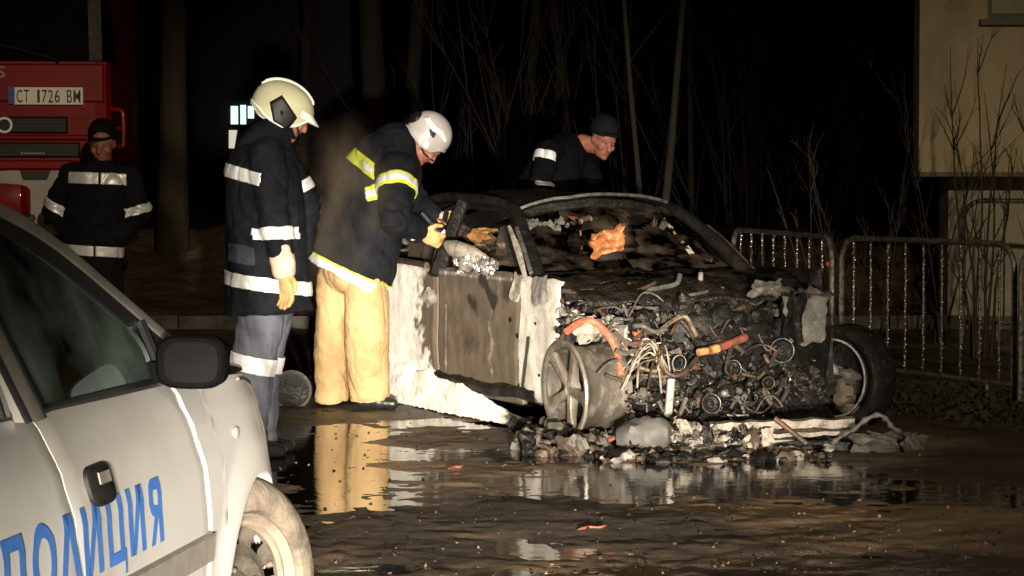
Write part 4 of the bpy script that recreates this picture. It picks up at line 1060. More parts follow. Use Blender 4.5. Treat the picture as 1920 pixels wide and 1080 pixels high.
# pale heap of broken pieces
q = MB()
for k in range(150):
    t = rnd.random(); px = 1262 + 175 * t ** 1.3; py = 858 - rnd.random() * (66 - 32 * t); c = U(px, py, 12.58 + rnd.uniform(-.05, .14)); c.z = max(.012, c.z)
    q.mat(rnd.choice(['ash_pale', 'ash_pale', 'ash_grey', 'soot', 'brown_char', 'ash_dark', 'soot_wet', 'bare_steel'])); s_ = rnd.uniform(.018, .05)
    if rnd.random() < .6: q.sheet(c, rrot() @ V((s_ * 1.3, 0, 0)), rrot() @ V((0, s_, 0)), s_ * .5, 4, 2, .006)
    else: q.chunk(c, (s_ * .7, s_ * .5, s_ * .4), rrot(), .35, n=8, m=6)
o = q.build('broken_plastic', None, None, True, 'stuff'); tag(o, 'pale heap of broken plastic and ash in front of the engine', 'debris')
q = MB()
for k in range(520):
    px = rnd.uniform(972, 1560); py = 868 - 60 * rnd.random() ** 1.1 - (12 if px < 1100 else 0); c = G(px, py); c.z = rnd.uniform(.004, .025)
    q.mat(rnd.choice(['soot', 'soot', 'soot_wet', 'soot_rust', 'ash_grey', 'brown_char'])); s_ = .008 + .035 * rnd.random() ** 2
    q.chunk(c, (s_ * 1.4, s_, s_ * .7), rotm((rnd.uniform(-1, 1), rnd.uniform(-1, 1), 0), (0, 1, .1)), .35, n=8, m=6)
for k in range(110):
    px = rnd.uniform(970, 1215); c = G(px, rnd.uniform(815, 856)); c.z = rnd.uniform(.0, .06); q.mat(rnd.choice(['soot', 'ash_dark', 'ash_dark', 'brown_char'])); s_ = rnd.uniform(.02, .05); q.chunk(c, (s_ * 1.3, s_, s_ * .8), rrot(), .4, n=10, m=7)
for k in range(40):
    c = wr(rnd.uniform(-.28, .3), rnd.uniform(-.12, .3), .01); q.mat('soot'); q.chunk(c, (.08, .05, .025), None, .4, n=10, m=8)
o = q.build('burnt_rubble', None, None, True, 'stuff'); tag(o, 'dark burnt rubble strewn round the bare front wheel', 'debris')
q = MB(); q.chunk(U(1214, 822, 12.62), (.135, .10, .115), None, .16, 1.6, 24, 16)
single(q, 'melted_cover', 'plastic_sheet', 'smooth grey melted cover slumped on the ground beside the bare wheel', 'debris')
q = MB(); q.tube(curve_pts([U(1128, 832, 12.75), U(1150, 822, 12.72), U(1182, 806, 12.7), U(1200, 790, 12.7)], 4), .011, 6)
single(q, 'rusty_rod', 'rust_red', 'thin rusty rod leaning against the grey melted cover', 'debris')
for (a, b, c_), lb in (((855, 882, 14), 'short orange scrap lying in the mud between the two puddles'), ((1110, 997, 26), 'long thin orange scrap lying on the sandy road in the foreground')):
    q = MB(); g0, g1 = G(a - c_, b + 2), G(a + c_, b - 2); q.tube(curve_pts([g0 + ZZ * .012, g0.lerp(g1, .4) + ZZ * .016 + V((0, .02, 0)), g0.lerp(g1, .7) + ZZ * .014, g1 + ZZ * .02], 4), [.003] + [.006] * 10 + [.002] * 2, 6)
    single(q, 'scrap_strip', 'rust_red', lb.replace('orange', 'rusty'), 'debris')

# ------------------------------------------------------------------ crowd barriers
DROP = MB(); DROP.ell((0, 0, 0), ((.0046, 0, 0), (0, .0046, 0), (0, 0, .006)), 6, 5); DROPM = DROP.mesh('droplet'); setmat(DROPM, 'droplet')
def barrier(A, B, hgt, label, nb=9, zlow=.165, feet=True, r_=.019, drops=True, low=True, name='crowd_barrier', grp='crowd barriers along the verge'):
    A, B = V(A), V(B); t = thing(name, (A + B) / 2, label, 'barrier', grp); d = (B - A).normalized(); L_ = (B - A).length; c = .16
    q = MB(); P = []
    P += [A + ZZ * .02, A + ZZ * (hgt - c)]
    for k in range(1, 6): a = k / 6 * math.pi / 2; P.append(A + d * c * (1 - math.cos(a)) + ZZ * (hgt - c + c * math.sin(a)))
    P += [A + d * c + ZZ * hgt, B - d * c + ZZ * hgt]
    for k in range(1, 6): a = k / 6 * math.pi / 2; P.append(B - d * c * (1 - math.sin(a)) + ZZ * (hgt - c + c * math.cos(a)))
    P += [B + ZZ * (hgt - c), B + ZZ * .02]
    q.tube(P, r_, 8); q.build('frame', 'galvanised', t)
    if low:
        q = MB(); q.tube([A + d * .02 + ZZ * zlow, B - d * .02 + ZZ * zlow], r_ * .8, 8); q.build('bottom_rail', 'galvanised', t)
    q = MB(); q.tube([ZZ * zlow, ZZ * (hgt)], .0085, 7); bm_ = q.mesh('bar'); setmat(bm_, 'galvanised')
    bm_.polygons.foreach_set('use_smooth', [True] * len(bm_.polygons))
    for k in range(nb):
        f = (k + .75) / (nb + .5); o = bpy.data.objects.new('bar', bm_); COL.objects.link(o); o.parent = t; o.matrix_parent_inverse = BASE[t.name].inverted(); o.location = A.lerp(B, f)
    if drops:
        q = MB(); vv = [V(v.co) for v in DROPM.vertices]; ff = [tuple(p.vertices) for p in DROPM.polygons]
        for k in range(nb):
            c0 = A.lerp(B, (k + .75) / (nb + .5)); z = zlow
            while z < hgt - .03:
                z += rnd.uniform(.008, .05); a = rnd.uniform(-2.4, -.7); kk = rnd.uniform(.6, 1.25)
                o_ = c0 + V((math.cos(a) * .0085, math.sin(a) * .0085, z)); q.add([o_ + v * kk for v in vv], ff)
        o = q.build('water_drops', 'droplet', t, True, 'stuff')
    if feet:
        n = d.cross(ZZ)
        for f in (.14, .86):
            c0 = A.lerp(B, f); q = MB(); q.tube([c0 - n * .28 + ZZ * .015, c0 - n * .22 + ZZ * .05, c0 + n * .22 + ZZ * .05, c0 + n * .28 + ZZ * .015], .014, 6); q.tube([c0 + ZZ * .05, c0 + ZZ * zlow], .014, 6); q.build('foot', 'galvanised', t)
    return t
def gp(px, Y): return V(((px - 960) / FPX * Y * 1.0, Y, 0))
barrier(gp(1578, 16.4), gp(1903, 14.75), .995, 'wet steel crowd barrier just behind the far front wheel of the burnt car')
b2 = barrier(gp(1375, 19.0), gp(1560, 16.55), .995, 'wet steel crowd barrier running back behind the bonnet of the burnt car', 8)
barrier(gp(1916, 14.55), V((4.3, 12.6, 0)), .995, 'steel crowd barrier of which only the end post shows at the right edge')
barrier(gp(1806, 20.6), V((5.6, 19.9, 0)), 1.20, 'dark tubular railing standing before the building wall', 4, .2, True, .022, False, True, 'tubular_railing', None)
q = MB(); q.ell(gp(1553, 16.6) + ZZ * .815, ((.014, 0, 0), (0, .008, 0), (0, 0, .016))); q.build('red_lamp', 'dim_red_lamp', b2)

# ------------------------------------------------------------------ building on the right
bl = thing('building', gp(1790, 24) + V((2, 0, 0)), 'ochre rendered house wall overhanging a pale plinth at the right edge', 'building')
Yb = 22.0; xl = U(1724, 100, Yb).x; zb = U(1724, 331, Yb).z
wz0 = U(1850, 36, Yb).z; wx0 = U(1852, 30, Yb).x; wx1 = wx0 + 1.3; wz1 = wz0 + 1.4
q = MB()   # front wall with a real window opening
def slabb(x0, x1, z0, z1): q.box(((x0 + x1) / 2, Yb + .15, (z0 + z1) / 2), (x1 - x0, .3, z1 - z0))
slabb(xl, wx0, zb, 7); slabb(wx0, wx1, zb, wz0); slabb(wx0, wx1, wz1, 7); slabb(wx1, 12, zb, 7)
q.poly([(xl, Yb + .3, zb), (xl + .3, Yb + .3, zb), (xl * 1.42 + .3, Yb + 8, zb), (xl * 1.42, Yb + 8, zb)], (0, 0, 7 - zb)); q.poly([(xl + .3, Yb + .3, zb + .02), (12, Yb + .3, zb + .02), (12, Yb + 8, zb + .02), (xl * 1.42 + .3, Yb + 8, zb + .02)], (0, 0, .18))
q.build('upper_wall', 'render_wall', bl, False)
px0 = U(1780, 400, Yb + .7).x
q = MB(); q.box(((px0 + 12) / 2, Yb + 1.0, zb / 2 - .05), (12 - px0, .5, zb + .1)); q.poly([(px0, Yb + 1.25, -.1), (px0 + .4, Yb + 1.25, -.1), (px0 * 1.36 + .4, Yb + 8, -.1), (px0 * 1.36, Yb + 8, -.1)], (0, 0, zb + .1)); q.build('plinth', 'plinth_wall', bl, False)
wn = MB(); wn.box(((wx0 + wx1) / 2, Yb + .22, wz0 + .03), (wx1 - wx0, .07, .07)); wn.box((wx0 + .035, Yb + .22, (wz0 + wz1) / 2), (.07, .072, wz1 - wz0)); wn.box(((wx0 + wx1) / 2, Yb + .22, (wz0 + wz1) / 2), (.06, .071, wz1 - wz0)); wn.box((wx1 - .035, Yb + .22, (wz0 + wz1) / 2), (.07, .072, wz1 - wz0))
wo_ = wn.build('window', 'window_frame', bl, False)
q = MB(); q.box(((wx0 + wx1) / 2, Yb + .235, (wz0 + wz1) / 2), (wx1 - wx0 - .1, .01, wz1 - wz0 - .1)); q.build('pane', 'plinth_wall', wo_, False)
q = MB(); q.box(((wx0 + wx1) / 2, Yb - .04, wz0 - .03), (wx1 - wx0 + .16, .14, .05)); q.build('window_sill', 'window_frame', bl, False)
q = MB(); q.box(((xl + 12) / 2, Yb - .015, zb + .02), (12 - xl, .03, .04)); q.build('drip_edge', 'window_frame', bl, False)

# distant house with a lit window, seen past the firefighter's shoulder
Yd = 48.0; hs = thing('lit_house', U(470, 335, Yd) * 1 + V((0, 0, -1.3)), 'far dark house with bright greenish window panes behind the cream helmet', 'building')
def ub(q, x0, y0, x1, y1, Y, d):
    a, b = U(x0, y1, Y), U(x1, y0, Y); q.box(((a.x + b.x) / 2, Y, (a.z + b.z) / 2), (b.x - a.x, d, b.z - a.z))
q = MB(); q.box(U(470, 150, Yd + 2.2) + V((0, 0, -.5)), (5, 4, 6.0)); q.build('wall', 'wood_far', hs, False)
for x0, y0, x1, y1, mt in ((433, 199, 446, 233, 'lit_pane'), (451, 197, 461, 233, 'lit_pane'), (465, 199, 476, 222, 'lit_pane')):
    q = MB(); ub(q, x0, y0, x1, y1, Yd + .15, .05); q.build('lit_window', mt, hs, False)
q = MB(); ub(q, 430, 234, 480, 237, Yd + .14, .1); q.build('window_sill', 'wood_far', hs, False)
q = MB(); P = []
for t in np.linspace(0, 1, 7): P.append([U(429 + 16 * s_ * (1 - .35 * t), 244 + 34 * t, Yd + .12 - .05 * math.sin(math.pi * s_)) for s_ in np.linspace(0, 1, 7)])
q.grid(P); q.grid([[p + V((0, .1, 0)) for p in r] for r in P], True); q.build('lit_blob', 'lit_pane_warm', hs)  # unclear pale shape, added as one more glowing pane

# ------------------------------------------------------------------ bare trees and bushes
def tree(name, base, hgt, r0, label, cat='tree', lean=(0, 0), mt='bark', levels=3, seed=1, nbr=7, first=.35, grp='bare trees in the dark', wob=.25, tw='twig', spread=1.):
    rg = random.Random(seed); base = V(base); t = thing(name, base, label, cat, grp)
    tr, cr = MB(), MB()
    def limb(q, p, d, L_, r_, lv):
        n = 7 if lv else 12; pts = [p]; rr = [r_]; dd = d.normalized()
        for k in range(n):
            dd = (dd + V((rg.uniform(-1, 1), rg.uniform(-1, 1), rg.uniform(-.4, .7) if lv else 0)) * (wob / n * (1.6 if lv else .6))).normalized()
            pts.append(pts[-1] + dd * L_ / n); rr.append(r_ * (1 - .82 * (k + 1) / n))
        if lv == 0: rr[0] *= 1.45; rr[1] *= 1.12
        q.tube(pts, rr, 12 if lv == 0 else (6 if lv == 1 else 4))
        if lv < levels:
            for k in range(nbr if lv == 0 else (5 if lv == 1 else 3)):
                f = first + (1 - first) * (k + rg.random()) / nbr if lv == 0 else rg.uniform(.25, 1)
                i = min(n - 1, int(f * n)); pp = pts[i].lerp(pts[i + 1], f * n - i if f < 1 else 1)
                a = rg.uniform(0, 2 * math.pi); dv = (dd * .75 + V((math.cos(a), math.sin(a), .35)) * spread * .75)
                limb(cr, pp, dv, L_ * rg.uniform(.28, .48), max(.0025, rr[i] * rg.uniform(.4, .6)), lv + 1)
    limb(tr, base - ZZ * .1, V((lean[0], lean[1], 1)), hgt, r0, 0)
    tr.build('trunk', mt, t); cr.build('crown', 'twig_dim', t)
    return t
tree('bare_tree', gp(322, 26.5), 11, .17, 'thick bare tree trunk between the standing man in a cap and the cream-helmeted firefighter', seed=3, lean=(.02, 0), first=.45, mt='bark_lit')
tree('bare_tree', gp(722, 29), 12, .17, 'thick dim tree trunk rising behind the white-helmeted firefighter', seed=5, lean=(-.06, 0), first=.4, mt='bark')
tree('bare_tree', gp(745, 32), 11, .12, 'slanting dim trunk just right of the thick trunk behind the white helmet', seed=8, lean=(.09, 0), first=.4)
tree('young_tree', gp(1228, 24), 7.5, .045, 'slim pale young tree leaning slightly right behind the capped man at the wreck', seed=11, lean=(.07, 0), mt='bark_pale', first=.4, nbr=6, wob=.7)
tree('young_tree', gp(1212, 25), 6.5, .035, 'slim pale young tree leaning left next to the capped man behind the wreck', seed=12, lean=(-.05, 0), mt='bark_pale', first=.4, nbr=6, wob=.8)
tree('young_tree', gp(1300, 27), 7, .04, 'thin dark young tree upright above the far windscreen pillar of the wreck', seed=14, lean=(.01, 0), first=.4, nbr=5, wob=.7)
tree('bare_tree', gp(1388, 30), 10, .12, 'dim trunk above the barrier that runs back behind the wreck', seed=15, lean=(.05, 0), first=.35)
tree('bare_tree', gp(945, 31), 9, .07, 'dim branching tree behind the space between the wreck roof and white helmet', seed=17, lean=(.1, 0), first=.25, nbr=9)
tree('bare_tree', gp(1090, 33), 10, .08, 'far branching tree high above the capped man behind the wreck', seed=19, lean=(-.1, 0), first=.3, nbr=9)
tree('bare_tree', gp(1620, 28), 9, .09, 'far dark tree in the gap between wreck and house', seed=23, lean=(.03, 0), first=.3)
tree('bare_tree', gp(560, 34), 10, .10, 'far dark tree behind the gap between the two helmets', seed=27, lean=(.03, 0), first=.3)
tree('bare_tree', gp(262, 30), 10, .10, 'slim dark tree directly right of the fire truck cab', seed=29, lean=(.0, 0), first=.4)
def bush(base, n, hgt, label, seed, spread=.35, r0=.012, mt='twig', droop=0, cat='bush'):
    rg = random.Random(seed); base = V(base); t = thing('bare_bush', base, label, cat, 'leafless bushes by the barriers')
    for k in range(n):
        q = MB(); a = rg.uniform(0, 2 * math.pi); d = V((math.cos(a) * spread * rg.uniform(.2, 1), math.sin(a) * spread * .5, 1)).normalized()
        p = base + V((math.cos(a) * .08, math.sin(a) * .08, 0)); L_ = hgt * rg.uniform(.6, 1.05); N_ = 9; pts = [p]
        for i in range(N_): d = (d + V((rg.uniform(-1, 1), rg.uniform(-1, 1), .1)) * .10).normalized(); pts.append(pts[-1] + d * L_ / N_)
        q.tube(pts, [r0 * (1 - .85 * i / N_) for i in range(N_ + 1)], 6)
        for b in range(rg.randint(5, 9)):
            i = rg.randint(2, N_ - 1); dd = (pts[i + 1] - pts[i]).normalized() + V((rg.uniform(-1, 1), rg.uniform(-.6, .6), rg.uniform(0, .8))) * .75; L2 = L_ * rg.uniform(.10, .30)
            P2 = [pts[i]]
            for j in range(5): dd = (dd.normalized() + V((rg.uniform(-1, 1), rg.uniform(-1, 1), .35)) * .16); P2.append(P2[-1] + dd.normalized() * L2 / 5)
            q.tube(P2, [r0 * .45 * (1 - .8 * j / 5) for j in range(6)], 5)
            for c in range(3):
                j = rg.randint(1, 4); e = (P2[j] - P2[j - 1]).normalized() + V((rg.uniform(-1, 1), 0, rg.uniform(0, 1))) * .7; q.tube([P2[j], P2[j] + e.normalized() * L2 * .3], [r0 * .22, r0 * .08], 4)
        q.build('stem', mt, t)
    return t
bush(gp(1840, 19.0), 6, 2.55, 'leafless bush with long thin twigs standing before the ochre house wall', 5, .20, .014)
bush(gp(1752, 20.5), 4, 2.2, 'small leafless bush at the left corner of the ochre house', 9, .10, .010)
bush(gp(1905, 18.0), 3, 2.2, 'leafless bush at the right edge in front of the plinth', 21, .22, .011)
bush(gp(1565, 18.2), 6, 1.75, 'wet dark leafless bush behind the joint of the two barriers', 13, .28, .010)
bush(gp(1640, 18.6), 4, 1.7, 'thin leafless bush behind the near crowd barrier', 17, .22, .009)
bush(gp(1030, 27), 9, 4.6, 'faint leafless thicket left of the capped man behind the wreck', 33, .45, .016, 'twig_dim')
bush(gp(1180, 28), 9, 5.0, 'faint leafless thicket right of the capped man behind the wreck', 35, .45, .016, 'twig_dim')
bush(gp(1400, 26), 10, 4.4, 'faint leafless thicket above the barrier behind the bonnet', 37, .45, .015, 'twig_dim')
bush(gp(1530, 27), 9, 4.6, 'faint leafless thicket midway between wreck and house', 39, .45, .015, 'twig_dim')
bush(gp(890, 28), 9, 5.0, 'faint leafless thicket directly right of the white helmet', 41, .45, .016, 'twig_dim')
bush(gp(1660, 27), 8, 4.6, 'faint leafless thicket left of the house corner', 43, .4, .015, 'twig_dim')
# dead leaves and weeds under the barriers
q = MB(); rg = random.Random(4)
for k in range(1500):
    t = rg.random(); c = gp(1640, 15.6).lerp(gp(1960, 14.2), t) + V((rg.gauss(0, .25), rg.gauss(0, .45), abs(rg.gauss(.03, .05)))); s_ = rg.uniform(.015, .045)
    a, b = rrot() @ V((s_, 0, 0)), rrot() @ V((0, s_ * .5, 0)); q.add([c - a, c - b, c + a, c + b + ZZ * .006], [(0, 1, 2, 3)])
for k in range(160):
    t = rg.random(); c = gp(1640, 15.6).lerp(gp(1960, 14.2), t) + V((rg.gauss(0, .2), rg.gauss(0, .4), 0)); d = V((rg.uniform(-.5, .5), rg.uniform(-.3, .3), 1)) * rg.uniform(.06, .22); q.tube([c, c + d * .6, c + d + V((d.x * .5, 0, -.02))], [.003, .0025, .001], 4)
o = q.build('leaf_litter', 'leaf_dry', None, False, 'stuff'); tag(o, 'dead leaves and weeds on the ground under the barriers', 'leaves')

# ------------------------------------------------------------------ fire truck
Yt = 16.9; ft = thing('fire_truck', V((-3.9, Yt + 2, 0)), 'red fire truck with a number plate on its cab front at the upper left', 'truck')
TR = rotm(V((1, .10, 0)), V((-.1, 1, 0))); xr = U(207, 200, Yt).x
def tb(x, y, z): return V((xr, Yt, 0)) + TR @ V((x, y, 0)) + ZZ * z      # x leftwards negative from the cab corner, y backwards
def tz(py): return U(100, py, Yt).z
def tx(px): return (px - 207) / FPX * Yt
def tq(px, py, out=.0): return tb(tx(px), -out, tz(py))
def tbox(nm, x0, y0, x1, y1, mt, d=.06, out=0., par=ft, bev=.012):
    q = MB(); a, b = min(x0, x1), max(x0, x1); xs = (tx(a), tx(b)); zs = (tz(max(y0, y1)), tz(min(y0, y1))); k = bev
    RR = []
    for oo, e in ((d - out, 0), (-out + k, 0), (-out, k)):
        RR.append([tb(xs[0] + e, oo, zs[0] + e), tb(xs[1] - e, oo, zs[0] + e), tb(xs[1] - e, oo, zs[1] - e), tb(xs[0] + e, oo, zs[1] - e)])
    q.rings(RR); return q.build(nm, mt, par, False)
L0 = -490
cab = MB(); RR = []
for y, e in ((2.0, 0.), (.10, 0.), (.02, .03), (0, .10)):
    RR.append([tb(tx(L0) + e, y, .75), tb(-e, y, .75), tb(-e, y, tz(116)), tb(tx(L0) + e, y, tz(116))])
cab.rings(RR); cab.build('cab', 'fire_red', ft, False)
q = MB(); RR = []
for z, y, e in ((tz(116), 0.03, .06), (tz(116) + .9, .22, .14), (tz(116) + 1.0, .4, .2)): RR.append([tb(tx(L0) + e, y, z), tb(-e, y, z), tb(-e, 1.9, z), tb(tx(L0) + e, 1.9, z)])
q.rings(RR); q.build('cab_glazing', 'cab_black', ft, False)
for x in (-.10, tx(L0) + .1):
    q = MB(); q.tube([tb(x, .03, tz(116)), tb(x - .03, .20, tz(116) + .95)], .05, 6); q.build('cab_pillar', 'ash_dark', ft)
q = MB(); q.box(tb(tx(L0) / 2, 1.1, tz(116) + 1.05), (2.3, 1.7, .12), TR); q.build('cab_roof', 'fire_red', ft, False)
q = MB(); q.box(tb(tx(L0) / 2, 4.6, 1.9), (2.2, 4.6, 2.2), TR); q.build('crew_body', 'fire_red', ft, False)
tbox('front_panel', L0 + 6, 120, 196, 192, 'fire_red', .05, .02)
g1 = tbox('grille', L0 + 20, 219, 128, 251, 'black_plastic', .05, .012)
tbox('grille_bar', L0 + 10, 253, 185, 263, 'fire_red', .06, .035)
g2 = tbox('grille', L0 + 20, 267, 150, 296, 'black_plastic', .05, .012)
tbox('grille_bar', L0 + 10, 300, 190, 318, 'fire_red', .06, .03)
for gg, ya, yb in ((g1, 219, 251), (g2, 267, 296)):
    for k in range(4): q = MB(); yy = ya + (yb - ya) * (k + .7) / 4.5; q.box(tb((tx(L0 + 26) + tx(126)) / 2, -.016, tz(yy)), (tx(124) - tx(L0 + 28), .010, .012), TR); q.build('slat', 'black_plastic', gg, False)
for x0 in (-.35, -1.3):
    q = MB(); q.tube([tb(x0, -.03, tz(112)), tb(x0 - .62, .02, tz(112) + .16)], .010, 6); q.tube([tb(x0, -.01, tz(118)), tb(x0, -.03, tz(112))], .012, 6); q.build('wiper', 'black_plastic', ft)
for k in range(7): q = MB(); q.box(tq(44 + k * 6.5, 287, .016), (.018, .008, .022), TR); q.build('small_letter', 'badge_grey', g2, False)
# bumper with cut-out and round lamp holes
q = MB(); out = [(20, 320), (40, 320), (46, 338), (90, 338), (97, 320), (118, 320), (124, 340), (126, 420), (116, 438), (70, 446), (20, 446), (L0 + 10, 446), (L0 + 10, 345)]
q.poly([tq(a, b, .06) for a, b in out], TR @ V((0, .05, 0))); bu = q.build('bumper', 'truck_grey', ft, False)
q = MB(); q.poly([tq(a, b, .03) for a, b in ((L0 + 20, 322), (200, 322), (205, 500), (180, 600), (L0 + 20, 600))], TR @ V((0, .05, 0))); q.build('bumper_back', 'black_plastic', ft, False)
for px, py, r_ in ((61, 409, .026), (91, 414, .024)):
    q = MB(); q.lathe(tq(px, py, .062), TR @ V((0, -1, 0)), [(0, r_ * 1.1), (.004, r_), (-.002, r_ * .9), (-.002, .001)], 18); q.build('lamp_hole', 'plate_ink', bu)
q = MB(); RR = []
for px, d_, h_ in ((L0 + 40, .10, 0), (-40, .12, 0), (20, .15, 2), (45, .14, 4), (56, .09, 8), (60, .05, 14)):
    RR.append([tq(px, 345 + h_ * 1.2, .04 + d_ * .4), tq(px, 342 + h_, .04 + d_), tq(px, 372, .05 + d_ * 1.15), tq(px, 406 - h_ * .4, .04 + d_), tq(px, 410 - h_ * .4, .06)])
q.rings(RR); q.build('bumper_cover', 'fire_red', ft)
# step handle at the cab corner
q = MB(); q.tube(curve_pts([tb(.0, .02, tz(204)), tb(.07, 0, tz(207)), tb(.085, 0, tz(222)), tb(.085, 0, tz(268)), tb(.07, 0, tz(274)), tb(.01, .02, tz(272))], 4), .014, 7); q.tube([tb(0, .02, tz(240)), tb(.085, 0, tz(240))], .012, 6); q.build('grab_handle', 'fire_red', ft)
for px, py in ((154, 155), (160, 200), (152, 220)):
    q = MB(); q.ell(tq(px, py, .022), ((.007, 0, 0), (0, .007, 0), (0, 0, .007)), 8, 6); q.build('rivet', 'bright_alloy', ft)
# number plate and badge letters
pl = MB(); pl.box(tq(93.5, 180.5, .027), (tx(158) - tx(31), .006, tz(165) - tz(197)), TR); plt_ = pl.build('number_plate', 'plate_white', ft, False)
q = MB(); q.box(tq(25.5, 179, .027), (tx(31) - tx(19.5), .0065, tz(163) - tz(196)), TR); q.build('country_band', 'plate_blue', plt_, False)
def text(s_, x0, y0, x1, y1, out, mt, par, nm):
    c = bpy.data.curves.new('t', 'FONT'); c.body = s_; c.extrude = .02; c.offset = .004; o = bpy.data.objects.new('t', c); COL.objects.link(o)
    bpy.context.view_layer.update(); me = bpy.data.meshes.new_from_object(o.evaluated_get(bpy.context.evaluated_depsgraph_get())); bpy.data.objects.remove(o)
    co = np.array([v.co[:] for v in me.vertices]); a, b = co.min(0), co.max(0)
    for v in me.vertices:
        u = (v.co.x - a[0]) / (b[0] - a[0]); vv = (v.co.y - a[1]) / (b[1] - a[1]); d = (v.co.z - a[2]) / (b[2] - a[2])
        v.co = tq(x0 + (x1 - x0) * u, y1 + (y0 - y1) * vv, out + .003 * d)
    me.flip_normals() if False else None
    setmat(me, mt); return link(nm, me, par, False)
for s_, x0, x1 in (('C', 35, 46), ('T', 48.5, 58), ('1', 73, 77.5), ('7', 81.5, 91), ('2', 93, 102), ('6', 105, 114.5), ('B', 127.5, 137), ('M', 139.5, 152.5)):
    text(s_, x0, 169, x1, 193, .0302, 'plate_ink', plt_, 'plate_character')
text('S', -2, 125, 14, 147, .021, 'badge_grey', ft, 'badge_letter'); text('O', -3, 220, 27, 250, .026, 'badge_white', g1, 'badge_letter')
for x in (-.35, tx(L0) + .35):
    q = MB(); q.lathe(tb(x, .9, .5), TR @ V((1 if x > -1 else -1, 0, 0)), [(.0, .1), (.05, .28), (.1, .3), (.12, .42), (.05, .5), (-.2, .5), (-.22, .2)], 36); q.build('front_wheel', 'boot', ft)
for x in (-.35, tx(L0) + .35):
    q = MB(); q.lathe(tb(x, 5.0, .5), TR @ V((1 if x > -1 else -1, 0, 0)), [(.0, .1), (.05, .28), (.1, .3), (.12, .42), (.05, .5), (-.2, .5), (-.22, .2)], 36); q.build('rear_wheel', 'boot', ft)
q = MB(); q.box(tb(tx(L0) / 2, 3.2, .75), (.9, 6.4, .25), TR); q.build('chassis', 'black_plastic', ft, False)

# the ring standing on the road behind the firefighters
q = MB(); cR = U(546, 733, 16.6); cR.z = .125 + .0; aR = V((.1, -1, .25)).normalized()
cR = U(546, 733, 15.2); q.lathe(cR, aR, [(.02, .100), (.035, .112), (.03, .123), (.0, .128), (-.03, .123), (-.035, .108), (-.02, .098)], 48, True)
tr_ = thing('small_tyre', V((cR.x, cR.y, 0)), 'small dusty tyre standing on the wet road between the two helmeted firefighters', 'tyre'); q.build('tread', 'ash_dark', tr_)
q = MB(); q.lathe(cR, aR, [(.0, .100), (-.01, .04), (-.01, .001)], 30); q.build('disc', 'soot', tr_)

# grit and small stones on the road
q = MB(); rg = random.Random(31); gx2, gy2 = [], []
for k in range(2600):
    Yg = 8.6 + 6.2 * rg.random() ** 1.3; Xg = rg.uniform(-.20, .21) * Yg; gx2.append(Xg); gy2.append(Yg)
gz2 = ground_h(np.array(gx2), np.array(gy2))
for Xg, Yg, Zg in zip(gx2, gy2, gz2):
    s_ = .002 + .011 * rg.random() ** 5; c = V((Xg, Yg, max(-.002, Zg) + s_ * .2)); q.mat(rg.choice(['soot_wet', 'brown_char', 'asphalt', 'soot', 'soot', 'asphalt'])); r3 = rrot()
    q.add([c + r3 @ V((s_, 0, 0)), c + r3 @ V((-s_ * .6, s_ * .8, 0)), c + r3 @ V((-s_ * .5, -s_ * .8, 0)), c + r3 @ V((0, 0, s_ * .8)), c + r3 @ V((0, 0, -s_ * .7))], [(0, 1, 3), (1, 2, 3), (2, 0, 3), (1, 0, 4), (2, 1, 4), (0, 2, 4)])
o = q.build('road_grit', None, None, False, 'stuff'); tag(o, 'dark grit and small stones strewn over the wet road', 'gravel')

# ------------------------------------------------------------------ people
def ncol(a, b, t): return V(a).lerp(V(b), t)
def head_into(q, c, f, u, neck):
    c, f, u = V(c), V(f).normalized(), V(u); r_ = f.cross(u).normalized(); u = r_.cross(f).normalized()
    q.ell(c + u * .02, (f * .098, r_ * .078, u * .105), 20, 14)
    q.ell(c + f * .03 - u * .062, (f * .066, r_ * .058, u * .062), 18, 12)
    q.ell(c + f * .078 - u * .10, (f * .022, r_ * .028, u * .020))
    q.capsule(c + f * .092 + u * .015, c + f * .112 - u * .032, .011, .016, 10)
    q.ell(c + f * .085 + u * .028, (f * .018, r_ * .052, u * .010))
    q.ell(c + f * .090 - u * .062, (f * .012, r_ * .028, u * .010))
    for s_ in (1, -1):
        q.ell(c + r_ * .078 * s_ - u * .005 - f * .005, (f * .022, r_ * .010, u * .034))
        q.ell(c + f * .07 + r_ * .045 * s_ - u * .03, (f * .024, r_ * .022, u * .022))
    q.capsule(c - u * .06 - f * .015, neck, .058, .062, 14)
    return r_, u
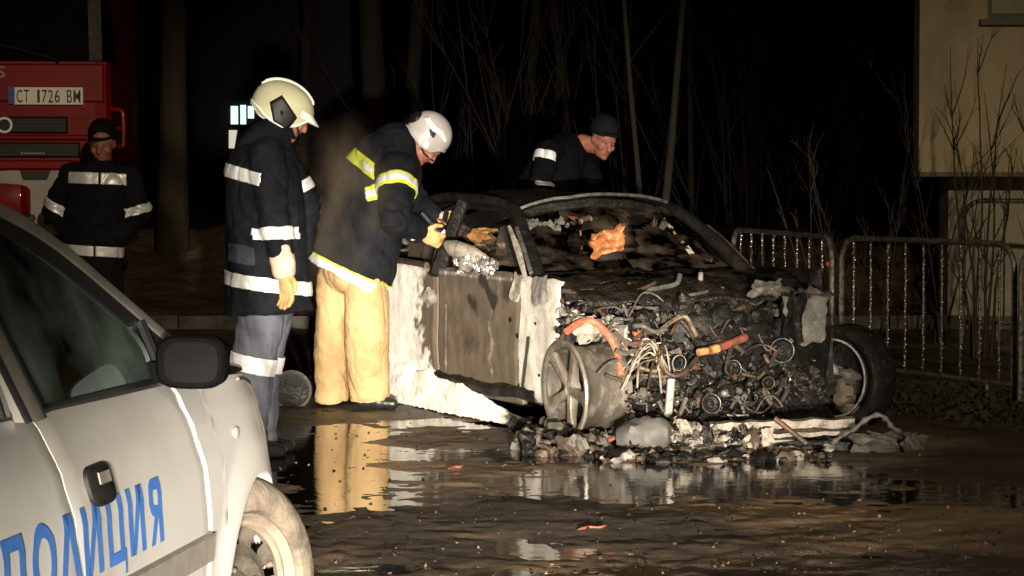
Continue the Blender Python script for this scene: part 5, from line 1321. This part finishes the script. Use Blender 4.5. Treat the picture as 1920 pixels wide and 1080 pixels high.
def glove_mesh(w_, d, t, n, curl=(.5, .6), spread=.12, k=1.0, rad=.0125):
    w_, d = V(w_), V(d).normalized(); t = (V(t) - d * V(t).dot(d)).normalized(); n = V(n); n = (n - d * n.dot(d) - t * n.dot(t)).normalized()
    q = MB(); q.ell(w_ + d * .048 * k, (d * .062 * k, t * .048 * k, n * .022 * k), 16, 10); q.capsule(w_ - d * .03, w_ + d * .02, .036 * k, .036 * k)
    for i, (o_, L_) in enumerate(((.034, .072), (.0115, .082), (-.0115, .076), (-.033, .060))):
        b = w_ + d * .088 * k + t * o_ * k; dd = (d + t * o_ * spread * 25 * .3).normalized(); a = curl[0]
        d1 = (dd * math.cos(a) + n * math.sin(a)).normalized(); d2 = (dd * math.cos(a + curl[1]) + n * math.sin(a + curl[1])).normalized()
        p1 = b + d1 * L_ * .5 * k; p2 = p1 + d2 * L_ * .5 * k; q.capsule(b - d * .02, p1, rad, rad * .98, 10); q.capsule(p1, p2, rad * .98, rad * .85, 10)
    b = w_ + d * .02 * k + t * .040 * k; d1 = (d * .62 + t * .7 + n * .25).normalized(); d2 = (d * .9 + t * .25 + n * .45).normalized()
    p1 = b + d1 * .042 * k; p2 = p1 + d2 * .038 * k; q.capsule(b - d1 * .02, p1, rad * 1.2, rad * 1.05, 10); q.capsule(p1, p2, rad * 1.05, rad * .9, 10)
    return vox(q, .006, 2)
def person(label, J, fwd, hf, hu, torso, sl=(.088, .075, .066), lg=(.115, .10, .088), jm='cloth_black', tm='cloth_trouser', hand_dirs=None, gloves=False, seed=0, boots=True, hem_pad=0., toes=None):
    pr = thing('person', V(((J['aL'].x + J['aR'].x) / 2, (J['aL'].y + J['aR'].y) / 2, 0)), label, 'person', 'emergency crew at the fire')
    fwd = V(fwd).normalized()
    # body: one continuous figure
    q = MB()
    hr, hu2 = head_into(q, J['head'], hf, hu, J['neck'])
    q.capsule(J['neck'], J['chest'], .065, .12, 16)
    lat = (J['sR'] - J['sL']).normalized(); up = (J['chest'] - J['pelvis']).normalized(); dep = lat.cross(up).normalized()
    q.ell(J['chest'], (lat * .16, dep * .105, up * .17)); q.ell(J['pelvis'], (lat * .15, dep * .11, up * .13)); q.capsule(J['chest'], J['pelvis'], .11, .115, 16)
    for s_ in 'LR':
        q.capsule(J['chest'] + up * .10, J['s' + s_], .07, .058); q.capsule(J['s' + s_], J['e' + s_], .052, .042); q.capsule(J['e' + s_], J['w' + s_], .042, .030)
        hd_ = (J['w' + s_] - J['e' + s_]).normalized(); q.ell(J['w' + s_] + hd_ * .05, (hd_ * .06, lat * .030, hd_.cross(lat) * .022))
        for i in range(4): q.capsule(J['w' + s_] + hd_ * .08 + lat * (i - 1.5) * .018, J['w' + s_] + hd_ * (.155 - abs(i - 1.5) * .01) + lat * (i - 1.5) * .019, .009, .008, 8)
        q.capsule(J['h' + s_], J['k' + s_], .085, .060); q.capsule(J['k' + s_], J['a' + s_], .058, .040); q.capsule(J['a' + s_], V((J['a' + s_].x, J['a' + s_].y, .045)) + (V(toes[s_]) if toes else fwd) * .12, .034, .024)
    body = link('body', setmat(vox(q, .0095, 2), 'skin'), pr)
    f = V(hf).normalized()
    for s_ in (1, -1):
        c = J['head'] + f * .086 + hr * .032 * s_ + hu2 * .008
        q = MB(); q.ell(c, (f * .010, hr * .014, hu2 * .007), 10, 8); e = q.build('eye', 'eye_white', body)
        q = MB(); q.ell(c + f * .006, (f * .005, hr * .006, hu2 * .006), 8, 6); q.build('iris', 'eye_dark', e) if False else q.build('pupil', 'eye_dark', body)
    # jacket
    q = MB(); RR = []
    for (c, a, b, latv) in torso:
        i = len(RR)
        nx_ = torso[min(i + 1, len(torso) - 1)][0] - torso[max(i - 1, 0)][0]; ax = nx_.normalized(); lt = V(latv); lt = (lt - ax * lt.dot(ax)).normalized(); dp = lt.cross(ax)
        RR.append([c + lt * a * math.copysign(abs(math.cos(t)) ** .85, math.cos(t)) + dp * b * math.copysign(abs(math.sin(t)) ** .85, math.sin(t)) for t in (2 * math.pi * k / 28 for k in range(28))])
    q.rings(RR)
    for s_ in 'LR':
        tv = (J['s' + s_] - J['chest']); q.capsule(J['chest'] + tv * .5 + up * .03, J['s' + s_], .10, sl[0] * 1.04, 16)
        q.capsule(J['s' + s_], J['e' + s_], sl[0], sl[1], 16); q.capsule(J['e' + s_], J['e' + s_].lerp(J['w' + s_], .93), sl[1], sl[2], 16)
    me = vox(q, .011, 4)
    sd = V((seed * 7.3, seed * 3.1, 0))
    def fold(p):
        d = .010 * mnoise.noise(V((p.x * 6, p.y * 6, p.z * 3.2)) + sd) + .007 * mnoise.noise(V((p.x * 14, p.y * 14, p.z * 9)) + sd) + .0025 * mnoise.noise(p * 40 + sd) - .010 * max(0, 1 - 7 * abs(mnoise.noise(V((p.x * 5, p.y * 5, (p.z + .5 * p.x) * 4)) - sd)))
        for s_ in 'LR':
            k = math.exp(-((p - J['e' + s_]).length / .11) ** 2); ax = (J['w' + s_] - J['sR' if s_ == 'R' else 'sL']).normalized()
            d += k * .009 * math.sin((p - J['e' + s_]).dot(ax) * 95 + 3 * mnoise.noise(p * 9)) + k * .006 * mnoise.noise(p * 25)
        return d
    wrinkle(me, fold); jk = link('jacket', setmat(me, jm), pr)
    # trousers
    q = MB(); q.ell(J['pelvis'] - up * .02, (lat * .19, dep * .15, up * .16))
    for i, s_ in enumerate('LR'):
        r3 = lg if not isinstance(lg[0], tuple) else lg[i]
        q.capsule(J['h' + s_], J['k' + s_], r3[0], r3[1], 18); kn, an = J['k' + s_], J['a' + s_]; q.tube([kn + (kn - an) * .1, kn, kn.lerp(an, .5), kn.lerp(an, .85), an, an + (an - kn).normalized() * .03], [r3[1] * .9, r3[1], (r3[1] + r3[2]) / 2, r3[2], r3[2] * 1.03, r3[2] * 1.02], 18)
    me2 = vox(q, .010, 4)
    def crease(v, k): return -max(0, 1 - abs(mnoise.noise(v)) * k)
    def fold2(p):
        d = .008 * mnoise.noise(V((p.x * 6, p.y * 6, p.z * 2)) + sd) + .008 * mnoise.noise(V(((p.x + p.z * .22) * 15, p.y * 11, p.z * 1.6)) + sd) + .003 * mnoise.noise(V((p.x * 9, p.y * 9, (p.z + p.x * .5) * 14)) + sd) + .002 * mnoise.noise(p * 40 + sd) + .006 * crease(V(((p.x + .3 * p.z) * 7, p.y * 6, p.z * 1.3)) + sd, 6) + .004 * crease(V((p.x * 6, p.y * 6, (p.z + .5 * p.x) * 5)) - sd, 7)
        for s_ in 'LR':
            k = math.exp(-((p - J['a' + s_]).length / .16) ** 2) + .6 * math.exp(-((p - J['k' + s_]).length / .14) ** 2)
            d += k * .005 * math.sin(p.z * 60 + p.x * 35 + 7 * mnoise.noise(p * 6 + sd)) + k * .005 * mnoise.noise(V((p.x * 8, p.y * 8, p.z * 13)) + sd)
        return d
    wrinkle(me2, fold2); tr = link('trousers', setmat(me2, tm), pr)
    if boots:
        for s_ in 'LR':
            tv = V(toes[s_]) if toes else fwd; a = J['a' + s_]; g_ = V((a.x, a.y, .0)); q = MB()
            q.capsule(a + V((0, 0, .05)), g_ + V((0, 0, .06)), .055, .05, 14); q.capsule(g_ - tv * .045 + ZZ * .045, g_ + tv * .06 + ZZ * .048, .045, .047, 14); q.capsule(g_ + tv * .06 + ZZ * .042, g_ + tv * .16 + ZZ * .035, .046, .035, 14)
            m3 = vox(q, .010, 2)
            for v in m3.vertices: v.co.z = max(.004, v.co.z)
            link('boot', setmat(m3, 'boot'), pr)
    return pr, jk.data, tr.data, body
def helmet(pr, c, f, u, matn, kind):
    c, f = V(c), V(f).normalized(); r_ = f.cross(V(u)).normalized(); u = r_.cross(f).normalized(); A_, B_, C_ = (.158, .122, .118) if kind == 1 else (.140, .120, .130)
    E0 = ((0, 2), (35, -6), (60, -30), (85, -47), (110, -44), (145, -28), (180, -20)) if kind == 1 else ((0, -2), (40, -12), (65, -36), (95, -46), (125, -40), (160, -30), (180, -28))
    def pt(az, el, k=1.):
        ce = math.cos(el) if el > 0 else max(.93, math.cos(el)) * (1 + .10 * math.sin(-el) * (1 if kind == 1 else .3)); se = math.sin(el)
        if el < 0: se = se * 1.15
        return c + f * A_ * k * ce * math.cos(az) + r_ * B_ * k * ce * math.sin(az) + u * C_ * k * se
    q = MB(); P = []
    for j in range(61):
        az = 2 * math.pi * j / 60; d = abs((math.degrees(az) + 180) % 360 - 180); e0 = R(interp(d, E0)); P.append([pt(az, e0 + (math.pi / 2 - e0) * (i / 18)) for i in range(19)])
    q.grid(P); o = q.build('helmet', matn, pr); so = o.modifiers.new('t', 'SOLIDIFY'); so.thickness = .010
    q = MB(); q.tube([r[0] for r in P], .007, 6, False); q.build('edge_trim', 'helmet_stripe' if kind == 1 else 'helmet_white', o)
    def lat(fx, uz, k):
        return B_ * math.sqrt(max(.04, 1 - (fx / A_) ** 2 - (max(uz, 0) / C_) ** 2)) * k
    def patch(nm, poly, mt, k=1.02, near=-1):
        """outline given in metres right/up of the helmet centre as the photo shows it, laid on the near side"""
        n = len(poly); cx = sum(a for a, b in poly) / n; cz = sum(b for a, b in poly) / n; q = MB(); rings_ = []
        sgn = 1 if r_.y < 0 else -1
        fx_l = math.hypot(f.x, f.z)
        def pos(x, z):
            a = (x * f.x + z * f.z) / (f.x ** 2 + f.z ** 2) ** .5; b = (x * u.x + z * u.z) / (u.x ** 2 + u.z ** 2) ** .5
            return c + f * a + u * b + r_ * sgn * (lat(a, b, 1) + .005 * k)
        dense = []
        for (a, b), (d, e) in zip(poly, poly[1:] + poly[:1]):
            for t in range(6): dense.append((a + (d - a) * t / 6, b + (e - b) * t / 6))
        for s_ in (1, .75, .5, .25, .02): rings_.append([pos(cx + (a - cx) * s_, cz + (b - cz) * s_) for a, b in dense])
        q.rings(rings_, False); m_ = q.build(nm, mt, o); so = m_.modifiers.new('t', 'SOLIDIFY'); so.thickness = .006; so.offset = 0; return m_
    if kind == 1:
        q = MB(); P2 = []
        for j in range(17):
            az = R(-62 + 124 * j / 16); a = pt(az, R(4)); b = pt(az, R(-1), 1.0) + f * .045 * math.cos(az * 1.3) - u * .012; P2.append([a + u * .008, b + u * .002, b - u * .004, a - u * .01])
        q.grid(P2); q.build('peak', 'helmet_stripe', o)
        q = MB(); q.tube([pt(0, R(e), 1.015) for e in range(35, 91, 6)] + [pt(math.pi, R(e), 1.015) for e in range(84, 20, -6)], [.004] + [.010] * 18 + [.006] * 2, 8); q.build('crest', 'helmet_stripe', o)
        patch('side_plate', [(-.088, .022), (-.028, .056), (.047, -.055), (-.002, -.112), (-.074, -.070)], 'black_plastic')
    else:
        S = [(-.050, .100), (-.040, .080), (-.022, .040), (.010, .020), (.045, .0), (.075, -.045), (.095, -.062)]; T = [(a + .028 - .01 * i / 6, b + .022) for i, (a, b) in enumerate(S)]
        S2 = [(-.054, .098), (-.046, .062), (-.014, .020), (.040, -.012), (.072, -.056)]; T2 = [(.094, -.052), (.060, .010), (.012, .042), (-.020, .075), (-.030, .104)]
        patch('stripe', S2 + T2, 'helmet_stripe', 1.4)
        patch('visor_pivot', [(-.034, .030), (.012, .020), (.004, -.012), (-.010, -.022), (-.026, -.004)], 'black_plastic', 1.1)
        patch('ear_guard', [(-.072, -.05), (-.045, -.03), (-.03, -.055), (-.05, -.088), (-.068, -.075)], 'helmet_stripe', 1.2)
        q = MB(); q.ell(c - f * .13 - u * .0, (f * .03, r_ * .07, u * .05)); q.build('rear_knob', 'black_plastic', o)
    return o
def cap(pr, c, f, u, peak=True, k=1.):
    c, f = V(c), V(f).normalized(); r_ = f.cross(V(u)).normalized(); u = r_.cross(f).normalized(); q = MB(); RR = []
    for el, s_ in ((-14, 1.0), (0, 1.04), (25, 1.05), (50, 1.04), (70, 1.0), (85, .98)):
        e = R(el); RR.append([c + f * (.112 * k * s_ * math.cos(e) * math.cos(t)) + r_ * .092 * k * s_ * math.cos(e) * math.sin(t) + u * .115 * k * s_ * math.sin(e) for t in (2 * math.pi * j / 24 for j in range(24))])
    q.rings(RR); o = q.build('cap', 'cloth_black', pr)
    if peak:
        q = MB(); P = []
        for t in np.linspace(-1.1, 1.1, 13): a = c + f * .108 * math.cos(t) + r_ * .088 * math.sin(t) + u * .005; P.append([a, a + f * .05 * math.cos(t * 1.3) - u * .015])
        q.grid(P); m_ = q.build('cap_peak', 'cloth_black', o); m_.modifiers.new('t', 'SOLIDIFY').thickness = .006
    return o
def pl2(A, B):
    """plane whose trace in the picture runs through the two points"""
    d = (B - A); d.y = 0; return (A + B) / 2, V((-d.z, 0, d.x)).normalized()

# --- firefighter with the cream helmet (in profile, watching)
Y = 12.4; j = lambda px, py, d=0.: U(px, py, Y + d)
J = dict(head=j(541, 212), neck=j(522, 258), chest=j(496, 330), pelvis=j(503, 530), sR=j(500, 292, -.19), eR=j(513, 400, -.25), wR=j(528, 476, -.25), sL=j(520, 290, .22), eL=j(576, 390, .24), wL=j(566, 470, .16),
         hR=j(494, 555, -.09), kR=j(474, 690, -.09), aR=j(468, 830, -.10), hL=j(512, 555, .10), kL=j(488, 690, .12), aL=j(484, 828, .14))
lt = V((.42, -.9, 0))
tor = [(j(504, 588), .235, .215, lt), (j(501, 540), .235, .200, lt), (j(499, 470), .235, .190, lt), (j(497, 390), .24, .185, lt), (j(493, 320), .235, .172, lt), (j(500, 280), .19, .14, lt), (j(512, 258), .11, .10, lt), (j(517, 246), .08, .085, lt)]
p1, jk, trm, bd = person('firefighter in cream helmet and dark uniform standing in profile with one arm hanging', J, (.9, .42, 0), (.80, .30, -.50), (.48, .1, .85), tor, seed=1, lg=(.118, .110, .096))
helmet(p1, j(532, 198), (.86, .26, -.45), (.44, .05, .90), 'helmet_cream', 1)
c0, n0 = pl2(j(420, 317), j(560, 352)); band(jk, p1, 'tape_silver', c0, n0, .031, (j(495, 300), j(500, 500)), .29, keep=lambda c: True)
c0, n0 = pl2(j(420, 519), j(560, 538)); band(jk, p1, 'tape_silver', c0, n0, .034, (j(497, 300), j(500, 590)), .33)
band(jk, p1, 'tape_silver', j(509, 438, -.25), J['wR'] - J['eR'] + V((-.035, 0, 0)), .030, (J['eR'], J['wR']), .13, .012)
band(jk, p1, 'tape_silver', J['eL'].lerp(J['sL'], .35), J['eL'] - J['sL'], .028, (J['eL'], J['sL']), .12, .008)
c0, n0 = pl2(j(425, 668), j(520, 688)); band(trm, p1, 'tape_silver', c0, n0, .042, (J['kR'], J['aR']), .16, keep=lambda c: c.y < 12.42); band(trm, p1, 'tape_silver', c0, n0, .042, (J['kL'], J['aL']), .16, .006, keep=lambda c: c.y > 12.40)
d = (j(540, 558, -.25) - J['wR']).normalized()
q = MB(); q.tube([J['eR'].lerp(J['wR'], .80), J['wR'] + d * .02, J['wR'] + d * .10, J['wR'] + d * .12], [.058, .062, .056, .045], 18); me = vox(q, .008, 2); wrinkle(me, lambda p: .006 * mnoise.noise(p * 22)); link('glove_cuff', setmat(me, 'glove_cuff'), p1)
me = glove_mesh(J['wR'] + d * .10, d, V((.6, -.5, 0)), V((-.5, .4, 0)), (.35, .5), .12, 1.05, .0135); link('glove', setmat(me, 'glove_tan'), p1)

c0, n0 = pl2(j(430, 470), j(480, 478)); band(jk, p1, 'cloth_navy', c0, n0, .045, None, None, .012, 'pocket_flap', keep=lambda c: 428 < to_px(c)[0] < 478 and c.y < 12.5)
q = MB(); q.tube([j(556, 205, -.09), j(556, 232, -.06), j(560, 252, -.01)], .006, 5); q.build('chin_strap', 'black_plastic', p1)
q = MB(); RR = []
for px_, py_, r1 in ((498, 268, .150), (504, 246, .130), (514, 226, .112)): RR.append([j(px_, py_) + V((math.cos(t) * r1, math.sin(t) * r1, .02 * math.sin(t + 2))) for t in (2 * math.pi * k / 24 for k in range(24))])
q.rings(RR, False); o = q.build('collar', 'cloth_black', p1); o.modifiers.new('t', 'SOLIDIFY').thickness = .012

# --- firefighter with the white helmet (from behind, bent over the window)
Y = 15.0; j = lambda px, py, d=0.: U(px, py, Y + d)
J = dict(head=j(799, 268, -.0), neck=j(762, 290), chest=j(712, 352), pelvis=j(655, 495), sR=j(745, 322, -.20), eR=j(740, 412, -.42), wR=j(782, 432, -.20), sL=j(735, 300, .2), eL=j(775, 380, .30), wL=j(812, 404, .12),
         hR=j(688, 520, -.08), kR=j(688, 640, -.10), aR=j(692, 738, -.02), hL=j(632, 520, .08), kL=j(621, 640, .05), aL=j(622, 742, .10))
lt = V((.72, -.7, 0)); lt2 = V((.86, -.5, .0))
def lr(px, py, a, b, l_=lt): return (j(px, py), a, b, l_)
tor = [lr(650, 520, .265, .225, lt2), lr(664, 492, .262, .22, lt2), lr(677, 430, .265, .22), lr(698, 380, .26, .215), lr(719, 326, .250, .20), lr(737, 288, .215, .175), lr(757, 262, .135, .125), lr(776, 256, .085, .085)]
p2, jk, trm, bd = person('firefighter in white helmet, black coat and tan trousers bent over the car window', J, (.75, .6, 0), (.52, .22, -.82), (.80, .20, .55), tor, sl=(.120, .095, .078), seed=2, lg=((.120, .105, .100), (.135, .132, .120)), tm='cloth_tan', toes={'L': (.15, .95, 0), 'R': (.9, -.2, 0)})
helmet(p2, j(806, 250), (.66, .22, -.72), (.72, .15, .68), 'helmet_white', 2)
c0, n0 = pl2(j(570, 478), j(720, 545))
band(jk, p2, 'tape_silver', c0, n0, .030, (j(640, 520), j(700, 380)), .34, .007)
band(jk, p2, 'tape_yellow', c0 + n0 * .006, n0, .037, (j(640, 520), j(700, 380)), .34, .004)
c0, n0 = pl2(j(658, 287), j(700, 318)); band(jk, p2, 'tape_yellow', c0, n0, .040, None, None, .005, keep=lambda c: to_px(c)[0] < 702 and c.y < 15.2)
band(jk, p2, 'tape_silver', c0 + n0 * -.004, n0, .017, None, None, .009, keep=lambda c: 680 < to_px(c)[0] < 698 and c.y < 15.2)
ax = (J['eR'] - J['sR']); c0 = J['sR'].lerp(J['eR'], .34)
band(jk, p2, 'tape_yellow', c0, ax, .040, (J['sR'], J['eR']), .20, .006); band(jk, p2, 'tape_silver', c0, ax, .020, (J['sR'], J['eR']), .20, .010)
for s_, dirv, tv, nv_ in (('R', V((.9, .25, -.45)), V((.2, -.2, 1)), V((.3, .9, .1))), ('L', V((.9, -.1, -.4)), V((.1, -.2, 1)), V((.2, -.9, -.2)))):
    w_ = J['w' + s_]; d = dirv.normalized(); q = MB(); q.tube([J['e' + s_].lerp(w_, .72), J['e' + s_].lerp(w_, .8), w_ + d * .02, w_ + d * .05], [.075 if s_ == 'R' else .055, .080 if s_ == 'R' else .06, .052, .04], 16)
    me = vox(q, .008, 2); wrinkle(me, lambda p: .008 * mnoise.noise(p * 26)); link('glove_cuff', setmat(me, 'glove_cuff'), p2)
    me = glove_mesh(w_ + d * .04, d, tv, nv_, (.55, .9), .1, 1.05, .0135); link('glove', setmat(me, 'glove_tan'), p2)
c0, n0 = pl2(j(690, 610), j(715, 612)); band(trm, p2, 'cloth_tan', c0, n0, .085, None, None, .010, 'thigh_pocket', keep=lambda c: 676 < to_px(c)[0] < 722 and c.y < 15.05)
q = MB(); q.tube([j(783, 262, -.08), j(795, 288, -.07), j(812, 302, -.02)], .006, 5); q.build('chin_strap', 'black_plastic', p2)
# the nozzle in his hands
A_, B_ = j(790, 398, -.10), j(846, 462, -.06); dn = (B_ - A_).normalized()
nzl = thing('hose_nozzle', A_.lerp(B_, .5), 'black fire nozzle with a white ring gripped in both gloved hands', 'nozzle')
q = MB(); q.lathe(A_, dn, [(0, .001), (0, .020), (.08, .020), (.085, .026), (.14, .026), (.145, .034), (.19, .034), (.20, .028), (.25, .034), (.255, .024), (.24, .001)], 20); q.build('barrel', 'black_plastic', nzl)
q = MB(); q.lathe(A_, dn, [(.165, .0355), (.170, .037), (.188, .037), (.192, .0355)], 20); q.build('ring', 'helmet_stripe', nzl)
q = MB(); q.capsule(A_ + dn * .09, A_ + dn * .07 + V((-.04, 0, -.11)), .018, .016); q.build('grip', 'black_plastic', nzl)

# --- man in a dark cap before the fire truck
Y = 16.2; j = lambda px, py, d=0.: U(px, py, Y + d)
J = dict(head=j(192, 268, -.02), neck=j(190, 306), chest=j(187, 358), pelvis=j(178, 488), sR=j(136, 326), eR=j(101, 392, .02), wR=j(134, 442, -.06), sL=j(242, 328), eL=j(260, 400, .02), wL=j(224, 448, -.06),
         hR=j(158, 510), kR=j(160, 605, -.03), aR=j(158, 712), hL=j(200, 510), kL=j(204, 605, -.03), aL=j(208, 712))
lt = V((-1, 0, 0))
tor = [(j(173, 505), .19, .16, lt), (j(175, 470), .19, .16, lt), (j(180, 420), .205, .165, lt), (j(186, 360), .215, .155, lt), (j(188, 325), .20, .13, lt), (j(189, 308), .12, .10, lt), (j(190, 298), .08, .08, lt)]
p3, jk, trm, bd = person('man in dark cap facing us with hands in pockets before the fire truck', J, (0, -1, 0), (-.05, -.95, -.28), (0, -.25, .95), tor, seed=3, sl=(.082, .074, .064), tm='cloth_black')
cap(p3, j(192, 254), (-.05, -.97, -.18), (0, -.2, 1))
c0, n0 = pl2(j(131, 333), j(241, 337))
band(jk, p3, 'tape_silver', c0, n0, .036, (j(188, 320), j(183, 480)), .205, .006, keep=lambda c: c.y < 16.2 and to_px(c)[0] < 185)
band(jk, p3, 'tape_silver', c0, n0, .036, (j(188, 320), j(183, 480)), .205, .006, keep=lambda c: c.y < 16.2 and to_px(c)[0] > 189.5)
c0, n0 = pl2(j(122, 466), j(222, 472)); band(jk, p3, 'tape_silver', c0, n0, .033, (j(188, 320), j(175, 490)), .23, .006, keep=lambda c: c.y < 16.2 and to_px(c)[0] < 175)
band(jk, p3, 'tape_silver', c0, n0, .033, (j(188, 320), j(175, 490)), .23, .006, keep=lambda c: c.y < 16.2 and to_px(c)[0] > 179)
for s_ in 'RL': band(jk, p3, 'tape_silver', J['e' + s_].lerp(J['s' + s_], .10), J['e' + s_] - J['s' + s_], .029, (J['e' + s_], J['s' + s_]), .13, .006, keep=lambda c: True)

# --- man bending down behind the wreck
Y = 17.6; j = lambda px, py, d=0.: U(px, py, Y + d)
J = dict(head=j(1131, 262, -.10), neck=j(1092, 268), chest=j(1055, 300), pelvis=j(1000, 425, .05), sR=j(1030, 282, -.20), eR=j(1010, 352, -.30), wR=j(1060, 395, -.36), sL=j(1092, 280, .2), eL=j(1120, 360, .2), wL=j(1130, 400, .1),
         hR=j(985, 430, -.08), kR=j(995, 560, -.08), aR=j(985, 688, -.05), hL=j(1015, 430, .10), kL=j(1025, 560, .10), aL=j(1012, 688, .12))
lt = V((.55, -.83, 0))
tor = [(j(990, 455), .23, .18, lt), (j(1002, 410), .23, .18, lt), (j(1025, 350), .24, .175, lt), (j(1050, 302), .225, .16, lt), (j(1072, 278), .17, .13, lt), (j(1090, 268), .10, .09, lt)]
p4, jk, trm, bd = person('man in black cap and dark jacket bending down behind the burnt car', J, (.8, -.4, 0), (.42, -.80, -.42), (.25, -.25, .92), tor, seed=4, tm='cloth_jet', jm='cloth_jet')
cap(p4, j(1133, 244, -.10), (.42, -.85, -.30), (.22, -.2, .95))
band(jk, p4, 'tape_silver', J['sR'].lerp(J['eR'], .22), J['eR'] - J['sR'], .030, (J['sR'], J['eR']), .14, .008, keep=lambda c: to_px(c)[0] < 1042)
band(jk, p4, 'tape_silver', J['eR'].lerp(J['wR'], .10) + V((.02, 0, .04)), V((.12, 0, 1)), .012, (J['sR'], J['eR']), .14, .008, keep=lambda c: 1004 < to_px(c)[0] < 1040)

# ------------------------------------------------------------------ smoke drifting off the wreck
def smoke(name, c, rad, dens, label):
    q = MB(); q.ell((0, 0, 0), ((rad[0], 0, 0), (0, rad[1], 0), (0, 0, rad[2])), 20, 12)
    q.f = [f[::-1] for f in q.f]
    m_ = bpy.data.materials.new(name); m_.use_nodes = True; N, L = nodes_of(m_); N.remove(N['Principled BSDF'])
    pv = N.new('ShaderNodeVolumePrincipled'); pv.inputs['Color'].default_value = (.76, .60, .44, 1); pv.inputs['Anisotropy'].default_value = -.1
    tc = N.new('ShaderNodeTexCoord'); n = N.new('ShaderNodeTexNoise'); n.inputs['Scale'].default_value = 3.4; n.inputs['Detail'].default_value = 6
    mp = N.new('ShaderNodeMapping'); mp.inputs['Scale'].default_value = (1.4, 1, .8); L.new(tc.outputs['Object'], mp.inputs[0]); L.new(mp.outputs[0], n.inputs['Vector'])
    mr = N.new('ShaderNodeMapRange'); mr.inputs[1].default_value = .49; mr.inputs[2].default_value = .66; L.new(n.outputs[0], mr.inputs[0])
    sv = N.new('ShaderNodeVectorMath'); sv.operation = 'DIVIDE'; sv.inputs[1].default_value = rad; L.new(tc.outputs['Object'], sv.inputs[0])
    ln = N.new('ShaderNodeVectorMath'); ln.operation = 'LENGTH'; L.new(sv.outputs[0], ln.inputs[0])
    fo = N.new('ShaderNodeMapRange'); fo.inputs[1].default_value = 1.0; fo.inputs[2].default_value = .25; L.new(ln.outputs['Value'], fo.inputs[0])
    mu = N.new('ShaderNodeMath'); mu.operation = 'MULTIPLY'; L.new(mr.outputs[0], mu.inputs[0]); L.new(fo.outputs[0], mu.inputs[1])
    mu2 = N.new('ShaderNodeMath'); mu2.operation = 'MULTIPLY'; L.new(mu.outputs[0], mu2.inputs[0]); mu2.inputs[1].default_value = dens
    L.new(mu2.outputs[0], pv.inputs['Density']); L.new(pv.outputs[0], N['Material Output'].inputs['Volume'])
    MATS[name] = m_
    o = q.build(name, name, None); o.location = c; o['kind'] = 'stuff'; tag(o, label, 'smoke'); return o
smoke('smoke', U(622, 368, 14.1), (.40, .75, .56), .62, 'thin brown smoke drifting between the two helmeted firefighters')
bpy.context.view_layer.update()
